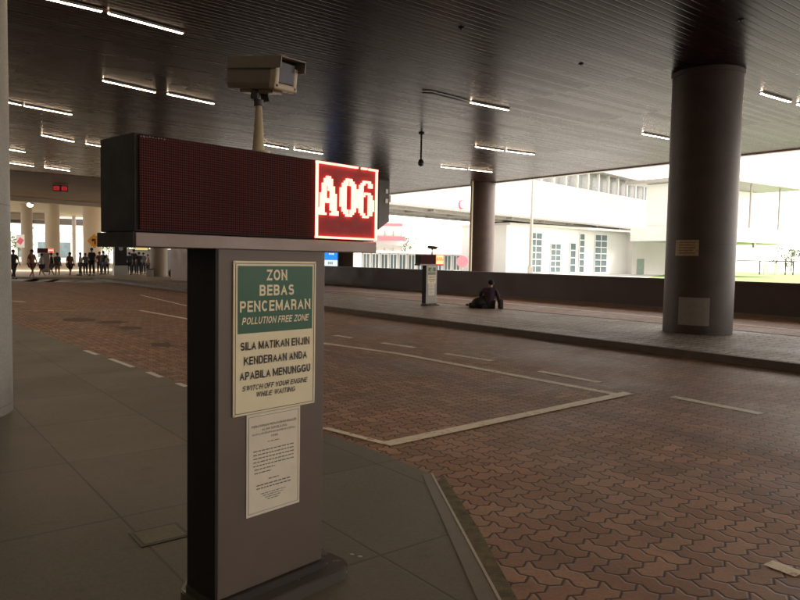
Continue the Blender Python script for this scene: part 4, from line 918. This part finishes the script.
# glazed building under the bridge
def facade(name, px0, d0, px1, d1, z1, label, wins, mat, depth=8, z0=0):
    A_, B_ = B(px0, d0), B(px1, d1); dd = B_-A_; L = dd.length; e = empty(name, (A_.x, A_.y, z0), math.atan2(dd.y, dd.x), label, 'building')
    a = MB(); a.box((L/2, depth/2, (z1-z0)/2), (L, depth, z1-z0)); a.build('wall', mat, e)
    a = MB(); a.box((L/2, depth/2-.3, z1-z0+.15), (L+.6, depth+1, .296)); a.build('roof', M['offwhite'], e)
    for (wx0, wx1, zb, zt, nx, nz) in wins:
        t = lambda px: ((px-400)/f*A_.y-A_.x)/(dd.x/L-(px-400)/f*dd.y/L)
        u0, u1 = t(wx0), t(wx1)
        w = MB(); w.box(((u0+u1)/2, -.02, (zb+zt)/2), (u1-u0, .06, zt-zb)); wo_ = w.build('window', M['wglass'], e)
        fr_ = MB()
        for k in range(nx+1): fr_.box((u0+(u1-u0)*k/nx, -.08, (zb+zt)/2), (.10, .06, zt-zb+.1))
        for k in range(nz+1): fr_.box(((u0+u1)/2, -.085, zb+(zt-zb)*k/nz), (u1-u0+.1, .06, .13))
        fr_.build('frame', M['white'], wo_)
    return e
D = 92
facade('glazed_building', 505, 84, 632, 100, 5.9, 'white building with tall dark paned windows under the link bridge',
       [(528, 540, .2, 5.2, 2, 6), (549, 559, .2, 3.9, 2, 5), (568.5, 574, .2, 4.1, 1, 4), (577.5, 582.5, .2, 5.4, 1, 6), (593, 605, .2, 5.4, 2, 6)], M['white'])
facade('annex_building', 631, 98, 700, 106, 5.6, 'plain pale building with a grey door at the right end of the link bridge', [], M['offwhite'])
dA = B(635, 97.2); e = empty('grey_door', (dA.x+.6, dA.y, 0), .1, 'grey-green door in the plain pale building', 'door'); a = MB(); a.box((0, 0, 1.1), (1.05, .08, 2.2)); a.build('door_leaf', MAT('grey_green_door', (.25, .32, .28), .5), e)
a = MB(); a.box((0, .02, 1.13), (1.25, .06, 2.32)); a.build('frame', M['offwhite'], e)
wl_ = [(x, x+6.5, .1, 2.2, 2, 1) for x in range(362, 466, 9)]
facade('low_building', 350, 84, 500, 104, 2.3, 'long low building with a row of greenish windows beyond the parapet', wl_, M['offwhite'])
# pink-railed building
e = empty('balcony_building', (*B(372, 110), 0), 0, 'white building with pale red balcony rails far outside, right of the A06 display', 'building')
a = MB(); a.box((0, 4, 4), (9, 8, 8)); a.build('wall', M['white'], e)
for y_ in (225, 238.5):
    z_ = zz(385, y_, 110); a = MB(); a.box((.9, -.6, z_), (8.4 if y_ > 230 else 7.6, .15, .42 if y_ < 230 else .7)); a.build('balcony_rail', M['pinkred'], e)
for k in range(6):
    a = MB(); a.box((-2.2+k*1.35, -.05, 5.4), (.12, .1, 1.2)); a.build('post', M['concrete'], e)
    a = MB(); a.box((-2.2+k*1.35, -.05, 3.2), (.12, .1, 1.0)); a.build('post', M['concrete'], e)
a = MB(); a.box((1.8, -1.0, zz(395, 247, 109)), (6.2, 2, .35)); a.build('ledge', M['concrete'], e)
# trees
def tree(px, d, hgt, cr, label, n=500, base=0):
    p = B(px, d); e = empty('leafy_tree', (p.x, p.y, 0), 0, label, 'tree')
    a = MB(); a.tube((0, 0, 0), (.1, 0, hgt*.6), hgt*.025, hgt*.012, 10)
    for k in range(6):
        an = k*1.05; a.tube((.08, 0, hgt*(.4+.03*k)), (math.cos(an)*cr*.7, math.sin(an)*cr*.7, hgt*(.62+.05*k)), hgt*.01, hgt*.004, 6)
    a.build('trunk', M['bark'], e)
    b = bmesh.new()
    cl = [(Vector((random.gauss(0, cr*.45), random.gauss(0, cr*.45), hgt*.7+random.gauss(0, cr*.42))), random.uniform(.25, .5)*cr) for _ in range(14)]
    for k in range(n):
        c0, rr = random.choice(cl); v = Vector((random.gauss(0, 1), random.gauss(0, 1), random.gauss(0, 1))).normalized()*rr*random.uniform(.4, 1); c1 = c0+v; s_ = random.uniform(.12, .25)*cr*.4
        q = Euler((random.uniform(0, 6), random.uniform(0, 6), 0)).to_matrix(); b.faces.new([b.verts.new(c1+q@Vector((x*s_, y*s_, 0))) for x, y in ((-1, 0), (0, -.5), (1, 0), (0, .5))])
    a = MB(); a._add(b); a.build('crown', M['leaf'], e)
tree(404, 112, 5.6, 1.5, 'small pale tree beside the balcony building, above the low building')
tree(128, 130, 4.5, 2.4, 'tree glimpsed left of the crowd through the gap under the board')
tree(108, 140, 5, 2.6, 'tree glimpsed between the yellow sign and the dark square pillar')
tree(18, 120, 5, 2.4, 'tree glimpsed between the left pillar and the slim far column')
tree(790, 210, 7, 4, 'distant tree above the lawn at the right picture edge')
# far right wing
ra, rb = B(700, 84), B(791, 96); e = empty('glass_pavilion', (ra.x, ra.y, 0), math.atan2((rb-ra).y, (rb-ra).x), 'white upper storey pavilion with a thin flat roof right of the big pillar', 'building')
L = (rb-ra).length
a = MB(); a.box((L/2, 5, zz(760, 184, 90)), (L+1, 12, .45)); a.build('roof', M['grey_metal'], e)
zl = zz(760, 243, 90); zh = zz(760, 229, 90)
a = MB(); a.box((L/2, 5, (zl+zh)/2), (L, 11, zh-zl)); a.build('floor_band', M['white'], e)
a = MB(); a.box((L/2, 7, (zh+zz(760, 186, 90))/2), (L-2, 4, zz(760, 186, 90)-zh-.02)); a.build('wall', M['white'], e)
for u in (L*.15, L*.5, L*.83):
    a = MB(); a.tube((u, .3, zh), (u, .3, zz(760, 186, 90)), .13); a.build('post', M['grey_metal'], e)
for u in (L*.2, L*.5):
    a = MB(); a.box((u, 6, zl/2), (.9, .9, zl-.01)); a.build('support', M['white'], e)
a = MB(); a.box((L*.52, -.2, zl-.35), (.5, .3, .6)); a.build('light_box', M['grey_metal'], e)
e = empty('walkway_canopy', (*B(744, 120), 0), .05, 'low thin canopy on posts over a walkway beyond the lawn', 'canopy')
a = MB(); a.box((8, 0, 2.35), (18, 2.4, .16)); a.build('roof', M['dark_metal'], e)
for k in (2.6, 5.5, 7.2, 8.6, 12.5):
    a = MB(); a.tube((k, 0, 0), (k, 0, 2.27), .10); a.build('post', M['dark_metal'], e)
for px in (765, 776):
    p = B(px, 118); a = MB(); a.box((p.x, p.y, 1.0), (.8, .4, 2.0)); tag(a.build('white_cabinet', M['white']), 'white cabinet under the walkway canopy, '+('left one' if px == 765 else 'right one'), 'cabinet', 'white cabinets under the canopy')

# ------------------------------------------------------------------ light
w = bpy.data.worlds.new('World'); sc.world = w; w.use_nodes = True; nt = w.node_tree
bg = nt.nodes['Background']; sk = nt.nodes.new('ShaderNodeTexSky'); sk.sky_type = 'NISHITA'; sk.sun_disc = False
sk.sun_elevation = math.radians(55); sk.sun_rotation = math.radians(70); sk.dust_density = 1.0; sk.air_density = 1.0; sk.ozone_density = 1
wm = nt.nodes.new('ShaderNodeMix'); wm.data_type = 'RGBA'; wm.blend_type = 'MULTIPLY'; wm.inputs[0].default_value = 1; wm.inputs[7].default_value = (1, .90, .80, 1); hs = nt.nodes.new('ShaderNodeHueSaturation'); hs.inputs['Saturation'].default_value = .12; nt.links.new(sk.outputs[0], hs.inputs['Color']); nt.links.new(hs.outputs[0], wm.inputs[6]); nt.links.new(wm.outputs[2], bg.inputs[0]); bg.inputs[1].default_value = .15
sl = bpy.data.lights.new('sun', 'SUN'); sl.energy = 3.0; sl.angle = math.radians(12); sl.color = (1, .96, .9); so = bpy.data.objects.new('sun', sl); col.objects.link(so)
# sun_rotation is clockwise from +Y
el, rot = math.radians(55), math.radians(70); sdir = Vector((math.sin(rot)*math.cos(el), math.cos(rot)*math.cos(el), math.sin(el)))
so.rotation_euler = sdir.to_track_quat('Z', 'Y').to_euler()
sc.view_settings.view_transform = 'Standard'; sc.view_settings.look = 'None'; sc.view_settings.exposure = 2.2; sc.view_settings.gamma = 1
sc.view_settings.use_curve_mapping = False
sc.render.engine = 'CYCLES'; cy = sc.cycles; cy.use_denoising = True
cy.max_bounces = 6; cy.diffuse_bounces = 3; cy.glossy_bounces = 3; cy.sample_clamp_indirect = 6; cy.use_light_tree = True
